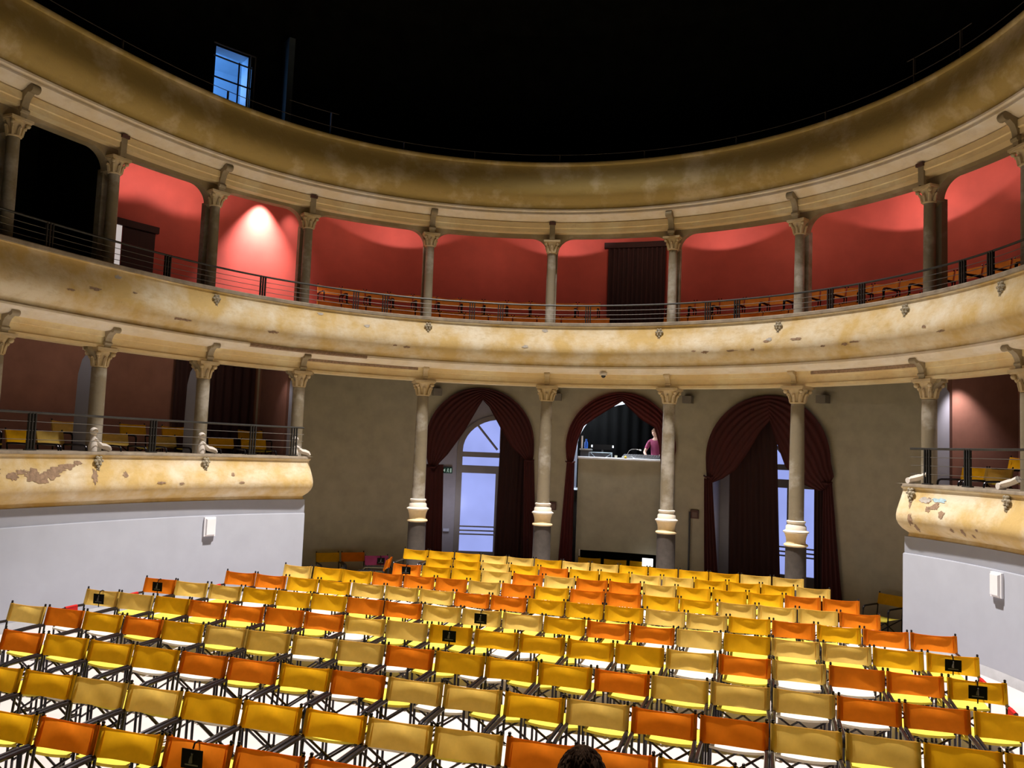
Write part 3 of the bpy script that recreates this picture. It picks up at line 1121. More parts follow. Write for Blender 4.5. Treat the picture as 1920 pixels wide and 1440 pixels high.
# control booth in the middle arch
bm = MB()
for x in (-1.36, 1.40):
    bm.grid([[aw(x, 0.0, z), aw(x, 2.4, z)] for z in (-0.4, 4.8)])
bm.grid([[aw(q, 0.45, 4.75), aw(q, 2.4, 4.75)] for q in frange(-1.36, 1.40, 0.2)])
bm.grid([[aw(q, 0.25, 2.1), aw(q, 2.4, 2.1)] for q in frange(-1.36, 1.40, 0.2)])
bm.grid([[aw(q, 2.4, -0.4), aw(q, 2.4, 4.8)] for q in frange(-1.36, 1.40, 0.2)])
o = bm.build('wall_back', M['bwhite'])
o['kind'] = 'structure'
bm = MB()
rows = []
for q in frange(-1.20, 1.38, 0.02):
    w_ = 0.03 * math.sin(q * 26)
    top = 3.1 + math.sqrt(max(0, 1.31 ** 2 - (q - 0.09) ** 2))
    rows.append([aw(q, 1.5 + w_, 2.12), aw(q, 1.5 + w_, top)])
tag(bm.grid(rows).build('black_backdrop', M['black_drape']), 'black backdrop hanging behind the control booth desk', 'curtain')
# front panel of the booth
bp = thing('booth_panel', (0, 0, 0), 0, 'beige panel closing the lower part of the middle arch', 'panel')
bm = MB()
x0, x1 = -1.06, 1.30
for q0, q1, z0, z1 in ((x0, x1, 0.62, 2.90), (x0, -0.95, -0.4, 0.62), (1.05, x1, -0.4, 0.62)):
    pts = [(q, z) for q in frange(q0, q1, 0.2) for z in ()]
    bm.grid([[aw(q, 0.17, z0), aw(q, 0.17, z1)] for q in frange(q0, q1, 0.2)])
    bm.grid([[aw(q, 0.22, z0), aw(q, 0.22, z1)] for q in frange(q0, q1, 0.2)])
    bm.grid([[aw(q0, 0.17, z0), aw(q0, 0.17, z1)], [aw(q0, 0.22, z0), aw(q0, 0.22, z1)]])
bm.grid([[aw(q, 0.17, 0.62), aw(q, 0.22, 0.62)] for q in frange(x0, x1, 0.2)])
bm.build('panel', M['beige'], bp)
bm = MB()
for q in (-0.95,):
    bm.grid([[aw(q - 0.02, 0.15, -0.4), aw(q - 0.02, 0.15, 0.64)], [aw(q + 0.01, 0.15, -0.4), aw(q + 0.01, 0.15, 0.64)]])
bm.build('edge_strip', M['ring'], bp)
bm = MB()
rows = [[aw(q, 0.13, 2.90), aw(q, 0.13, 2.945), aw(q, 0.75, 2.945), aw(q, 0.75, 2.90)] for q in frange(-1.07, 1.33, 0.15)]
bm.grid(rows, close=True)
bm.grid([[aw(q, 0.125, 2.925), aw(q, 0.155, 2.965), aw(q, 0.17, 2.945)] for q in frange(-1.07, 1.33, 0.15)])  # raised bevel added so the desk edge catches light
for q in (-1.07, 1.33):
    n = len(bm.v)
    bm.v += [aw(q, 0.13, 2.90), aw(q, 0.13, 2.945), aw(q, 0.75, 2.945), aw(q, 0.75, 2.90)]
    bm.f.append((n, n + 1, n + 2, n + 3))
for q in (-0.95, 1.25):
    bm.tube([aw(q, 0.7, 2.1), aw(q, 0.7, 2.91)], 0.03, 6)
tag(bm.build('desk', M['bwhite']), 'long white desk top of the control booth', 'desk')
point(aw(-0.75, 0.75, 4.2), 110, (0.85, 0.93, 1.0), 0.12, 'booth_lamp')
spot(aw(0.0, -0.02, 4.42), aw(0.0, 0.14, 2.9), 90, 80, 0.6, (0.9, 0.95, 1.0), 0.05, 'desk_edge_fill')  # added hidden spot that whitens the desk edge
spot(aw(-0.3, 0.9, 4.5), aw(0.1, 0.45, 2.9), 20, 120, 0.5, (0.9, 0.95, 1.0), 0.08, 'booth_lamp')
# dark void under the panel
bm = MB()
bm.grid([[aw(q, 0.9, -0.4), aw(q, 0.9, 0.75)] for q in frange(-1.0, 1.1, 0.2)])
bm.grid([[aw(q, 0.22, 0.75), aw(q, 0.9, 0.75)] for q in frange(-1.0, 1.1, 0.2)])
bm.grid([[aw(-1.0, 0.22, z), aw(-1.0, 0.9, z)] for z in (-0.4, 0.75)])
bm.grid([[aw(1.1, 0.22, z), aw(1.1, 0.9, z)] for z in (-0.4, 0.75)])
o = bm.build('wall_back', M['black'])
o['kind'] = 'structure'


def ax(arc, off=0.0):
    """rotation about z of something standing at this arc"""
    return -theta(arc / KW)


# things on the booth desk
DZ = 2.945
t = thing('monitor', aw(-0.50, 0.42, DZ), ax(-0.5), 'wide black monitor with pale corner lights on the booth desk', 'monitor')
bm = MB()
bm.box((0, 0.02, 0.27), (0.56, 0.03, 0.13))
bm.build('screen', M['screen'], t)
MB().tube([(0, 0.02, 0.0), (0, 0.02, 0.2)], 0.02, 8).lathe([(0.09, 0), (0.09, 0.012), (0.02, 0.02)], 14).build('stand', M['device'], t)
for x in (-0.27, 0.27):
    MB().box((x, -0.005, 0.29), (0.035, 0.02, 0.06)).build('corner_lamp', emit('corner_light', (0.9, 0.95, 1), 1.2, 0.02), t)
t = thing('equipment_rack', aw(-0.52, 0.30, DZ), ax(-0.5), 'pale blue metal frame holding black units on the booth desk', 'rack')
bm = MB()
for z in (0.13,):
    bm.tube([(-0.30, 0, z), (0.28, 0, z)], 0.014, 6)
for x in (-0.30, 0.28):
    bm.tube([(x, 0, 0.0), (x, 0, 0.14)], 0.014, 6)
bm.tube([(0.28, 0, 0.12), (0.12, -0.02, 0.01)], 0.012, 6)
bm.tube([(-0.26, 0, 0.12), (-0.14, -0.02, 0.01)], 0.008, 6)
bm.build('frame', M['frameblue'], t)
MB().box((0, 0.10, 0.055), (0.54, 0.18, 0.10)).build('unit', M['device'], t)
t = thing('mixing_console', aw(0.42, 0.35, DZ), ax(0.4), 'long dark mixing console in front of the operator', 'mixer')
bm = MB()
bm.grid([[(x, -0.15, 0.03), (x, -0.13, 0.05), (x, 0.2, 0.12), (x, 0.2, 0.0), (x, -0.15, 0.0)] for x in (-0.42, 0.5)], close=True)
for x in (-0.42, 0.5):
    n = len(bm.v)
    bm.v += [(x, -0.15, 0.0), (x, -0.15, 0.03), (x, -0.13, 0.05), (x, 0.2, 0.12), (x, 0.2, 0.0)]
    bm.f.append(tuple(range(n, n + 5)))
bm.build('body', M['device'], t)
bm = MB()
for i in range(14):
    for j in range(3):
        bm.box((-0.38 + i * 0.065, -0.08 + j * 0.1, 0.066 + j * 0.021), (0.018, 0.03, 0.015))
bm.build('faders', M['greybox'], t)
t = thing('gooseneck_lamp', aw(0.10, 0.45, DZ + 0.06), ax(0.1), 'thin gooseneck lamp arching over the mixing console', 'lamp')
pts = [(0.02, 0, 0), (0.02, 0, 0.08), (0.06, 0, 0.15), (0.12, 0, 0.185), (0.22, 0, 0.19), (0.32, 0, 0.175)]
MB().tube(pts, 0.006, 6).build('neck', M['steel'], t)
MB().tube([(0.31, 0, 0.176), (0.36, 0, 0.165)], 0.018, 8).build('lamp_head', M['bwhite'], t)
tag(MB().ball((0, 0, 0), 0.035, 14).build('yellow_ball', M['yellow']), 'small yellow ball-shaped object on the booth desk edge', 'ball').location = aw(0.11, 0.17, DZ + 0.035)
t = thing('water_bottle', aw(-0.90, 0.40, DZ + 0.22), ax(-0.9), 'blue water bottle at the left end of the booth', 'bottle')
MB().lathe([(0.04, 0), (0.045, 0.02), (0.045, 0.15), (0.02, 0.2), (0.018, 0.21)], 14).build('body', M['bottle'], t)
MB().lathe([(0.022, 0.21), (0.022, 0.245)], 12).build('cap', M['bottle'], t)
t = thing('equipment_case', aw(-0.90, 0.42, DZ), ax(-0.9), 'dark equipment case under the blue bottle at the booth\'s left', 'case')
MB().box((0.0, 0, 0.09), (0.26, 0.25, 0.18)).build('body', M['device'], t)
MB().box((0.0, 0, 0.2), (0.30, 0.28, 0.04)).build('lid', M['frameblue'], t)
t = thing('white_post', aw(-1.0, 0.35, DZ + 0.22), ax(-1), 'upright white strip lamp standing beside the blue bottle', 'lamp')
MB().box((0, 0, 0.16), (0.04, 0.03, 0.32)).build('tube_light', M['bwhite'], t)
tag(MB().lathe([(0.03, 0), (0.035, 0.06), (0.03, 0.075)], 12).build('paper_cup', M['s_cream']), 'cream cup on the booth desk between rack and console', 'cup').location = aw(-0.13, 0.2, DZ)
t = thing('white_cable', aw(0.25, 0.2, DZ), ax(0.2), 'loose white cable lying on the booth desk', 'cable')
MB().tube([(0, 0, 0.07), (0.04, 0, 0.03), (0.10, -0.03, 0.01), (0.17, -0.03, 0.01)], 0.014, 6).build('cord', M['bwhite'], t)


# curtains ----------------------------------------------------------
def interp(pts, t):
    """polyline by arc length"""
    ds = [0]
    for a, b in zip(pts, pts[1:]):
        ds.append(ds[-1] + math.hypot(a[0] - b[0], a[1] - b[1]))
    d = t * ds[-1]
    for i in range(len(pts) - 1):
        if d <= ds[i + 1] + 1e-9:
            f = (d - ds[i]) / max(1e-9, ds[i + 1] - ds[i])
            return (pts[i][0] * (1 - f) + pts[i + 1][0] * f, pts[i][1] * (1 - f) + pts[i + 1][1] * f)
    return pts[-1]


def cloth_between(outer, inner, depth=0.06, folds=7, amp=0.035, nu=60, nv=36):
    """gathered cloth: u runs from the apex down to the tie, v from outer to free edge"""
    rows = []
    for i in range(nu + 1):
        u = i / nu
        a = interp(outer, u)
        b = interp(inner, u)
        row = []
        for j in range(nv + 1):
            v = j / nv
            x = a[0] * (1 - v) + b[0] * v
            z = a[1] * (1 - v) + b[1] * v
            fold = amp * (0.5 + 0.5 * math.sin(2 * math.pi * folds * v + 1.5 * math.sin(3 * u))) * (0.35 + 0.65 * math.sin(math.pi * min(1, 0.12 + u * 0.8)))
            belly = 0.07 * math.sin(math.pi * v) * math.sin(math.pi * u)
            row.append(aw(x, -(depth + fold + belly), z))
        rows.append(row)
    return MB().grid(rows)


def tail(l0, r0, l1, r1, z0, z1, off, folds=5, amp=0.03, n=48, nz=10, bow=0.0):
    rows = []
    for j in range(nz + 1):
        t = j / nz
        l = l0 + (l1 - l0) * t - bow * math.sin(math.pi * t)
        r = r0 + (r1 - r0) * t
        row = []
        for i in range(n + 1):
            u = i / n
            y = off - amp * math.sin(2 * math.pi * folds * u + 0.6 * math.sin(4 * t)) * (0.4 + 0.6 * t)
            row.append(aw(l + (r - l) * u, y, z0 + (z1 - z0) * t))
        rows.append(row)
    return MB().grid(rows)


def arc_pts(cx, r, zc, a0, a1, n=14):
    return [(cx + r * math.cos(rad(a0 + (a1 - a0) * k / n)), zc + r * math.sin(rad(a0 + (a1 - a0) * k / n))) for k in range(n + 1)]


def drape(label, outer, inner, tail_args, mat='velvet', folds=7, tiepos=None):
    t = thing('curtain', (0, 0, 0), 0, label, 'curtain', 'dark red tied-back curtains of the arches')
    cloth_between(outer, inner, folds=folds).build('swag', M[mat], t, 60)
    if tail_args:
        tail(**tail_args).build('tail', M[mat], t, 60)
    if tiepos:
        x, z = tiepos
        MB().tube([aw(x - 0.12, -0.05, z + 0.02), aw(x - 0.06, -0.15, z), aw(x + 0.04, -0.15, z - 0.01), aw(x + 0.10, -0.06, z + 0.02)], 0.022, 8).build('tie_back', M[mat], t)
    return t


c, r, zc = ARCH[0]
drape('dark red curtain swag tied to the left side of the left arch',
      arc_pts(c, r + 0.05, zc, 86, 180) + [(c - r - 0.03, 2.9), (c - r + 0.05, 2.62), (-4.72, 2.42)],
      [(c + 0.08, 4.36), (-3.62, 4.12), (-3.96, 3.48), (-4.36, 2.88), (-4.56, 2.66), (-4.68, 2.42)],
      dict(l0=-4.90, r0=-4.45, l1=-4.88, r1=-4.38, z0=2.62, z1=-0.38, off=-0.03, folds=4), tiepos=(-4.75, 2.55))
drape('dark red curtain swag tied to the right side of the left arch',
      arc_pts(c, r + 0.05, zc, 94, 0) + [(c + r + 0.05, 2.95), (-2.20, 2.75)],
      [(c - 0.04, 4.36), (-3.36, 4.12), (-3.05, 3.60), (-2.76, 3.14), (-2.45, 2.86), (-2.28, 2.72)],
      dict(l0=-2.42, r0=-2.16, l1=-2.32, r1=-1.98, z0=2.80, z1=-0.38, off=-0.05, folds=4, bow=0.0), tiepos=(-2.27, 2.8))
tag(tail(-3.02, -2.24, -3.09, -2.30, 4.25, -0.38, 0.22, 7, 0.03).build('inner_curtain', M['velvet_dark']),
    'nearly black inner curtain covering the right half of the left arch', 'curtain')
c, r, zc = ARCH[1]
drape('red curtain swag tied to the left side of the booth arch',
      arc_pts(c, r + 0.05, zc, 86, 180) + [(c - r - 0.02, 2.9), (-1.30, 2.78)],
      [(c + 0.06, 4.40), (-0.64, 3.93), (-0.92, 3.72), (-1.06, 3.35), (-1.14, 2.9), (-1.17, 2.76)],
      dict(l0=-1.33, r0=-1.13, l1=-1.50, r1=-1.11, z0=2.80, z1=-0.38, off=-0.04, folds=4), 'velvet_red', 5, (-1.23, 2.8))
drape('red curtain swag tied to the right side of the booth arch',
      arc_pts(c, r + 0.05, zc, 94, 0) + [(c + r, 2.95), (1.33, 2.55)],
      [(c - 0.03, 4.40), (0.27, 4.15), (0.53, 3.92), (0.86, 3.74), (0.98, 3.3), (1.03, 2.9), (1.10, 2.55)],
      dict(l0=1.08, r0=1.36, l1=0.97, r1=1.40, z0=2.70, z1=-0.38, off=-0.04, folds=4), 'velvet_red', 5, (1.2, 2.7))
c, r, zc = ARCH[2]
drape('dark red curtain swag tied to the left side of the right arch',
      arc_pts(c, r + 0.05, zc, 86, 180) + [(c - r - 0.04, 2.8), (2.18, 2.52)],
      [(c + 0.10, 4.02), (3.42, 3.66), (3.13, 3.16), (2.86, 2.78), (2.56, 2.57), (2.30, 2.46)],
      dict(l0=2.10, r0=2.30, l1=2.17, r1=2.54, z0=2.56, z1=-0.38, off=-0.05, folds=4, bow=0.0), tiepos=(2.22, 2.6))
drape('dark red curtain swag tied to the right side of the right arch',
      arc_pts(c, r + 0.05, zc, 94, 0) + [(c + r + 0.12, 2.75), (5.02, 2.48)],
      [(c - 0.02, 4.10), (3.80, 3.55), (4.05, 2.92), (4.46, 2.55), (4.80, 2.42), (4.96, 2.44)],
      dict(l0=4.92, r0=5.12, l1=4.90, r1=5.42, z0=2.62, z1=-0.38, off=-0.06, folds=4), tiepos=(5.02, 2.6))
tag(tail(2.62, 3.70, 2.64, 3.86, 4.2, -0.38, 0.24, 9, 0.03).build('inner_curtain', M['velvet_dark']),
    'nearly black inner curtain covering the left half of the right arch', 'curtain')
tag(tail(4.58, 4.80, 4.60, 4.83, 3.2, -0.38, 0.24, 3, 0.03).build('inner_curtain', M['velvet_dark']),
    'narrow dark inner curtain at the right side of the right arch', 'curtain')

# small things on the rear wall
for arc, lab in ((-4.70, 'small grey box high on the wall above the left arch\'s left shoulder'),
                 (-1.63, 'small grey box high on the wall between left arch and booth'),
                 (1.68, 'small grey box high on the wall right of the booth arch'),
                 (4.92, 'small grey box high on the wall above the right arch\'s right shoulder')):
    bm = MB().box((0, -0.12, 0), (0.22, 0.24, 0.17))
    o = tag(bm.build('wall_box', M['greybox']), lab, 'box', 'grey boxes under the balcony beam')
    o.location = aw(arc, 0, 4.43)
    o.rotation_euler = (0, 0, ax(arc))
for arc, z, lab in ((-1.66, 1.69, 'small dark red alarm box beside the second column plinth'),
                    (1.88, 1.69, 'small dark red alarm box at the top of the thin dark pole')):
    t = thing('alarm_box', aw(arc, 0, z), ax(arc), lab, 'box', 'dark red alarm boxes on the rear wall')
    MB().box((0, -0.02, 0), (0.2, 0.04, 0.2)).build('frame', M['plaque'], t)
    MB().box((0.01, -0.045, -0.01), (0.12, 0.012, 0.12)).build('cover', plain('brown_cover', (0.17, 0.11, 0.09)), t)
bm = MB().tube([(0, 0, 0), (0, 0, 2.15)], 0.022, 8)
o = tag(bm.build('pole', M['rail']), 'thin dark pole leaning on the wall left of the right arch', 'pole')
o.location = aw(1.77, -0.05, -0.4)
# exit sign and emergency light on the left vestibule wall
VX = -3.35 - 1.75
t = thing('exit_sign', aw(-4.22, 1.84, 2.43), ax(-4.2), 'green emergency exit sign with arrow and running figure behind the left arch', 'sign')
MB().box((0, 0, 0), (0.30, 0.03, 0.16)).build('plate', M['green'], t)
bm = MB()
bm.v += [(-0.11, -0.018, 0), (-0.05, -0.018, 0.045), (-0.05, -0.018, -0.045)]
bm.f.append((0, 1, 2))
bm.build('arrow', M['greenlit'], t)
bm = MB()
bm.ball((0.03, -0.02, 0.045), 0.013, 8)
bm.tube([(0.03, -0.018, 0.03), (0.02, -0.018, -0.01), (0.0, -0.018, -0.05)], 0.009, 6)
bm.tube([(0.02, -0.018, -0.01), (0.045, -0.018, -0.025), (0.05, -0.018, -0.055)], 0.009, 6)
bm.tube([(0.0, -0.018, 0.01), (0.028, -0.018, 0.025), (0.055, -0.018, 0.005)], 0.008, 6)
bm.build('running_figure', M['greenlit'], t)
MB().box((0.105, -0.017, 0), (0.035, 0.006, 0.11)).build('doorway', M['greenlit'], t)
o = tag(MB().box((0, 0, 0), (0.16, 0.06, 0.08)).build('emergency_light', M['bwhite']), 'small white emergency light low behind the left arch', 'lamp')
o.location = aw(-4.18, 1.84, 0.82)
o.rotation_euler = (0, 0, ax(-4.2))
point(aw(2.45, 0.9, 1.4), 2.5, (1.0, 0.88, 0.75), 0.2, 'vestibule_fill')  # added fill points lifting both vestibules
point(aw(-4.1, 0.9, 1.5), 12, (0.72, 0.74, 1.0), 0.2, 'vestibule_fill')

# house number on the wall beside the left balcony
tc = bpy.data.curves.new('number', 'FONT')
tc.body = '3'
tc.size = 0.17
tc.extrude = 0.003
tc.align_x = 'CENTER'
to = bpy.data.objects.new('wall_number', tc)
col.objects.link(to)
dg = bpy.context.evaluated_depsgraph_get()
me = bpy.data.meshes.new_from_object(to.evaluated_get(dg))
bpy.data.objects.remove(to)
me.materials.clear()
me.materials.append(M['rail'])
o = bpy.data.objects.new('wall_number', me)
col.objects.link(o)
th = theta(-8.03 / KW)
o.matrix_world = Matrix.Translation(aw(-8.03, -0.006, 3.12)) @ Matrix.Rotation(-th, 4, 'Z') @ Matrix.Rotation(math.pi / 2, 4, 'X')
tag(o, 'small dark number three on the beige wall beside the left balcony', 'number')

# small dome camera on the cornice
t = thing('dome_camera', plan(s_of(-0.45), -0.34, 4.86), 0, 'white dome camera with dark lens under the upper balcony cornice', 'camera')
MB().lathe([(0.085, 0), (0.085, -0.05), (0.06, -0.06)], 16).build('housing', M['ring'], t)
MB().ball((0, 0, -0.06), 0.055, 14).build('lens_dome', M['screen'], t)

# blank white junction boxes on the side walls
for d, lab in ((-68.3, 'white rectangular wall box on the white wall at left'), (68.3, 'white rectangular wall box on the white wall at right')):
    s = s_of(d)
    t = thing('wall_fitting', plan(s, -0.5, 1.37), -theta(s), lab, 'wall box', 'white boxes on the side walls')
    MB().box((0, -0.02, 0), (0.24, 0.04, 0.36)).build('back_plate', M['bwhite'], t)
    bm = MB()
    bm.grid([[(-0.10, -0.04, -0.16), (0.10, -0.04, -0.16), (0.10, -0.04, 0.16), (-0.10, -0.04, 0.16)],
             [(-0.085, -0.075, -0.145), (0.085, -0.075, -0.145), (0.085, -0.075, 0.145), (-0.085, -0.075, 0.145)]], close=True)
    n = len(bm.v)
    bm.f.append((n - 4, n - 3, n - 2, n - 1))
    bm.build('cover', M['bwhite'], t)

# ------------------------------------------------------------------ upper balcony: drape, doorway, added wall lights
bm = MB()
rows = []
a, b = s_of(-2.6), s_of(6.0)
for i in range(121):
    u = i / 120
    y = RWALL - 0.09 - 0.03 * math.sin(2 * math.pi * 12 * u)
    rows.append([plan(a + (b - a) * u, y, 5.88), plan(a + (b - a) * u, y, 8.28)])
t = thing('wall_drape', (0, 0, 0), 0, 'dark maroon drape over a doorway in the upper balcony wall', 'curtain')
bm.grid(rows).build('cloth', M['velvet_dark'], t, 60)
bm = MB()
q = frange(a - 0.08, b + 0.06, 0.1)
bm.grid([[plan(s, RWALL - 0.02, 8.26), plan(s, RWALL - 0.16, 8.26), plan(s, RWALL - 0.16, 8.40), plan(s, RWALL - 0.02, 8.40)] for s in q])
bm.build('pelmet', M['velvet_dark'], t)
a, b, b0 = s_of(-77.0), s_of(-69.2), s_of(-73.6)
t = thing('doorway_screen', (0, 0, 0), 0, 'doorway with dark brown curtain and a lit white gap at its left', 'door')
sweep(frange(b0, b, 0.1), [(RWALL - 0.03, 5.88), (RWALL - 0.06, 5.88), (RWALL - 0.06, 7.36), (RWALL - 0.02, 7.36)]).build('leaf', M['velvet_dark'], t)
sweep(frange(a, b + 0.05, 0.1), [(RWALL - 0.01, 7.34), (RWALL - 0.10, 7.34), (RWALL - 0.10, 7.48), (RWALL - 0.01, 7.48)]).build('lintel', M['velvet_dark'], t)
sweep(frange(a, b0, 0.1), [(RWALL - 0.03, 5.88), (RWALL - 0.03, 7.34)]).build('lit_gap', emit('lit_corridor', (0.75, 0.66, 0.62), 0.55), t)

# added unseen spots between the upper columns, shaping light on the red wall
WR = (1.0, 0.78, 0.78)


def wash(deg, power, aim_deg=None, size=70, z=8.75, aimz=8.0, off=1.15, blend=0.35):
    s = s_of(deg)
    spot(plan(s, off, z), plan(s_of(aim_deg if aim_deg is not None else deg), RWALL, aimz), power, size, blend, WR, 0.04, 'added_wall_wash')


wash(-54.9, 1900, None, 72, 8.94, 5.0, 1.70, 1.0)
wash(-50.6, 120, None, 60, 8.94, 5.0, 1.72, 1.0)


def scallop(deg, power, z=8.3, off=0.9, blend=0.12, up=60, size=144):
    """added spot throwing its light up the wall; the cone's foot draws the scalloped edge"""
    s = s_of(deg)
    d = RWALL - off
    spot(plan(s, off, z), plan(s, off + d, z + d * math.tan(rad(up))), power, size, blend, WR, 0.03, 'added_wall_wash')


scallop(-34.5, 42, 8.25)
scallop(-9.0, 40, 8.28)
scallop(-76.0, 60, 8.0, 0.9, 0.35)
scallop(-66.5, 45, 8.0, 0.9, 0.35)
scallop(14.5, 42, 8.3)
scallop(42.0, 60, 8.1)
scallop(62.0, 70, 7.8, 0.9, 0.3)
for d, p in ((-65, 28), (-42, 27), (-20, 25), (3, 25), (26, 30), (48, 36)):
    point(plan(s_of(d), 0.30, 8.5), p, (1.0, 0.78, 0.62), 0.25, 'balcony_fill')  # added fill points lighting the upper chair backs
# end-wall spots in the boxes, plus added fill points
spot(plan(s_of(56.0), 0.42, 4.6), plan(s_of(53.0), 0.78, 3.3), 70, 84, 0.8, (1.0, 0.85, 0.85), 0.05, 'box_light')
spot(plan(s_of(-56.5), 0.3, 4.7), plan(s_of(-53.2), 0.55, 3.6), 10, 60, 0.8, (1.0, 0.85, 0.85), 0.05, 'box_light')
for d in (-64, -79, -92, 63):
    point(plan(s_of(d), 0.2, 4.75), 8, (1.0, 0.85, 0.8), 0.1, 'box_light')


# ------------------------------------------------------------------ chairs
W = 0.58


def back_mesh(kind):
    rnd = random.Random(kind)
    sag = (0.014, 0.038, 0.052)[kind % 3]
    dip = (0.004, 0.012, 0.02)[kind % 3]
    bm = MB()
    nu, nv = 14, 8
    rows = []
    ph = rnd.uniform(0, 6)
    for j in range(nv + 1):
        v = j / nv
        row = []
        for i in range(nu + 1):
            u = i / nu
            x = -0.272 + 0.544 * u
            e = 4 * u * (1 - u)
            y = 0.210 + 0.054 * v + sag * (e ** 0.8) * (0.35 + 0.65 * math.sin(math.pi * v)) + 0.004 * math.sin(9 * u + 5 * v + ph) * e
            z = 0.648 + 0.212 * v - dip * e * (v ** 2) + 0.004 * e * (1 - v)
            row.append((x, y, z))
        rows.append(row)
    bm.grid(rows)
    # rolled top hem and the sleeves round the posts
    top = [(p[0], p[1] + 0.003, p[2] - 0.002) for p in rows[-1]]
    bm.tube(top, 0.0045, 5)
    for sx in (-1, 1):
        sl = []
        for j in range(nv + 1):
            v = j / nv
            z = 0.648 + 0.212 * v
            y = 0.210 + 0.054 * v
            sl.append([(sx * x, y + dy, z) for x, dy in ((0.272, 0.0), (0.281, 0.014), (0.272, 0.034), (0.25, 0.036), (0.228, 0.010))])
        bm.grid(sl)
    me = bm
    return me


def make_chair(kind, cm, sm, name='folding_chair'):
    t = thing(name, (0, 0, 0), 0, 'folding chair', 'chair')
    back_mesh(kind).build('backrest', M[cm], t, 60)
    bm = MB()
    rows = []
    for j in range(9):
        v = j / 8
        row = []
        for i in range(9):
            u = i / 8
            row.append((-0.262 + 0.524 * u, -0.315 + 0.47 * v, 0.435 - 0.022 * (4 * u * (1 - u))))
        rows.append(row)
    bm.grid(rows)
    bm.grid([[(-0.262 + 0.524 * i / 8, -0.315, 0.435 - 0.022 * (4 * (i / 8) * (1 - i / 8))) for i in range(9)],
             [(-0.262 + 0.524 * i / 8, -0.318, 0.412 - 0.022 * (4 * (i / 8) * (1 - i / 8))) for i in range(9)]])
    bm.build('seat', M[sm], t, 60)
    for sx in (-1, 1):
        x = sx * 0.266
        MB().tube([(x, 0.185, 0.0), (x, 0.20, 0.45), (x, 0.228, 0.64), (x * 0.985, 0.282, 0.872)], 0.0125, 7).ball((x * 0.985, 0.283, 0.880), 0.015, 7).build('leg', M['metal'], t)
        MB().tube([(x, -0.295, 0.0), (x, -0.285, 0.58)], 0.0135, 7).build('leg', M['metal'], t)
        MB().tube([(x, -0.286, 0.56), (x, -0.280, 0.60), (x, -0.255, 0.63), (x, -0.21, 0.642), (x, 0.10, 0.648), (x, 0.224, 0.645)], 0.0185, 8).build('armrest', M['metal'], t)
        MB().tube([(x, -0.29, 0.10), (x, 0.188, 0.10)], 0.011, 6).build('stretcher', M['metal'], t)
    for y, dy in ((-0.29, 0.018), (0.185, -0.018)):
        bm = MB()
        bm.tube([(-0.262, y, 0.07), (0.258, y, 0.42)], 0.0115, 6)
        bm.tube([(0.262, y + dy, 0.07), (-0.258, y + dy, 0.42)], 0.0115, 6)
        bm.build('cross_brace', M['metal'], t)
    return t


PROTO = {}
used = set()
CN = {'o': ('c_orange', 'orange'), 'a': ('c_amber', 'amber'), 'p': ('c_pale', 'pale mustard'), 'f': ('c_bright', 'orange'), 'm': ('c_magenta', 'magenta')}


def chair(x, y, z, rz, c, label, group, seat='y', kind=None):
    kind = random.randrange(3) if kind is None else kind
    key = (c, seat, kind)
    if key not in PROTO:
        PROTO[key] = make_chair(kind, CN[c][0], {'y': 's_yellow', 'w': 's_cream', 'o': 'c_bright', 'a': 'c_amber'}[seat])
        r = PROTO[key]
        r.location = (x, y, z)
        r.rotation_euler = (0, 0, rz)
        r['label'] = label
        r['group'] = group
        return r
    return dup(PROTO[key], (x, y, z), rz, label, group)


# rows: (y of the backs, x of the left end, colours, indices with a sign)
ROWDATA = [
    (5.43, -3.13, 'aaoaooaoa', {5: 1}),
    (6.411, -3.713, 'aappaaappooaaaap'[:14], {}),
    (7.585, -4.657, 'oaaaooaoppapooppaa', {}),
    (8.738, -5.786, 'poaoappppoaaaopppooa', {}),
    (9.984, -5.770, 'ppaooooppaaaaapopooa', {0: 1, 9: 1, 19: 1}),
    (11.180, -5.764, 'oppaaaooppp' 'aoopappaa', {0: 1, 9: 1, 19: 1}),
    (12.395, -5.161, 'ooaapppooaaappaoaoo', {}),
    (13.581, -4.779, 'paaooopoaooaapppo', {}),
    (14.779, -3.195, 'oaapopoopaaaoo'[:14], {0: 1}),
    (15.854, -2.977, 'aapaoaappaaapp'[:13], {}),
    (16.953, -3.94, 'aaappappaaaapp'[:14], {}),
]
ROWNAME = ['nearest', 'second', 'third', 'fourth', 'fifth', 'sixth', 'seventh', 'eighth', 'ninth', 'tenth', 'farthest']
ROWDATA[5] = (11.180, -5.764, 'oppaaaoopppaoopappaa', {0: 1, 9: 1, 19: 1})
ROWDATA[0] = (5.43, -3.13, 'aaoaooooo', {4: 1})
SIGNS = []
ends = []
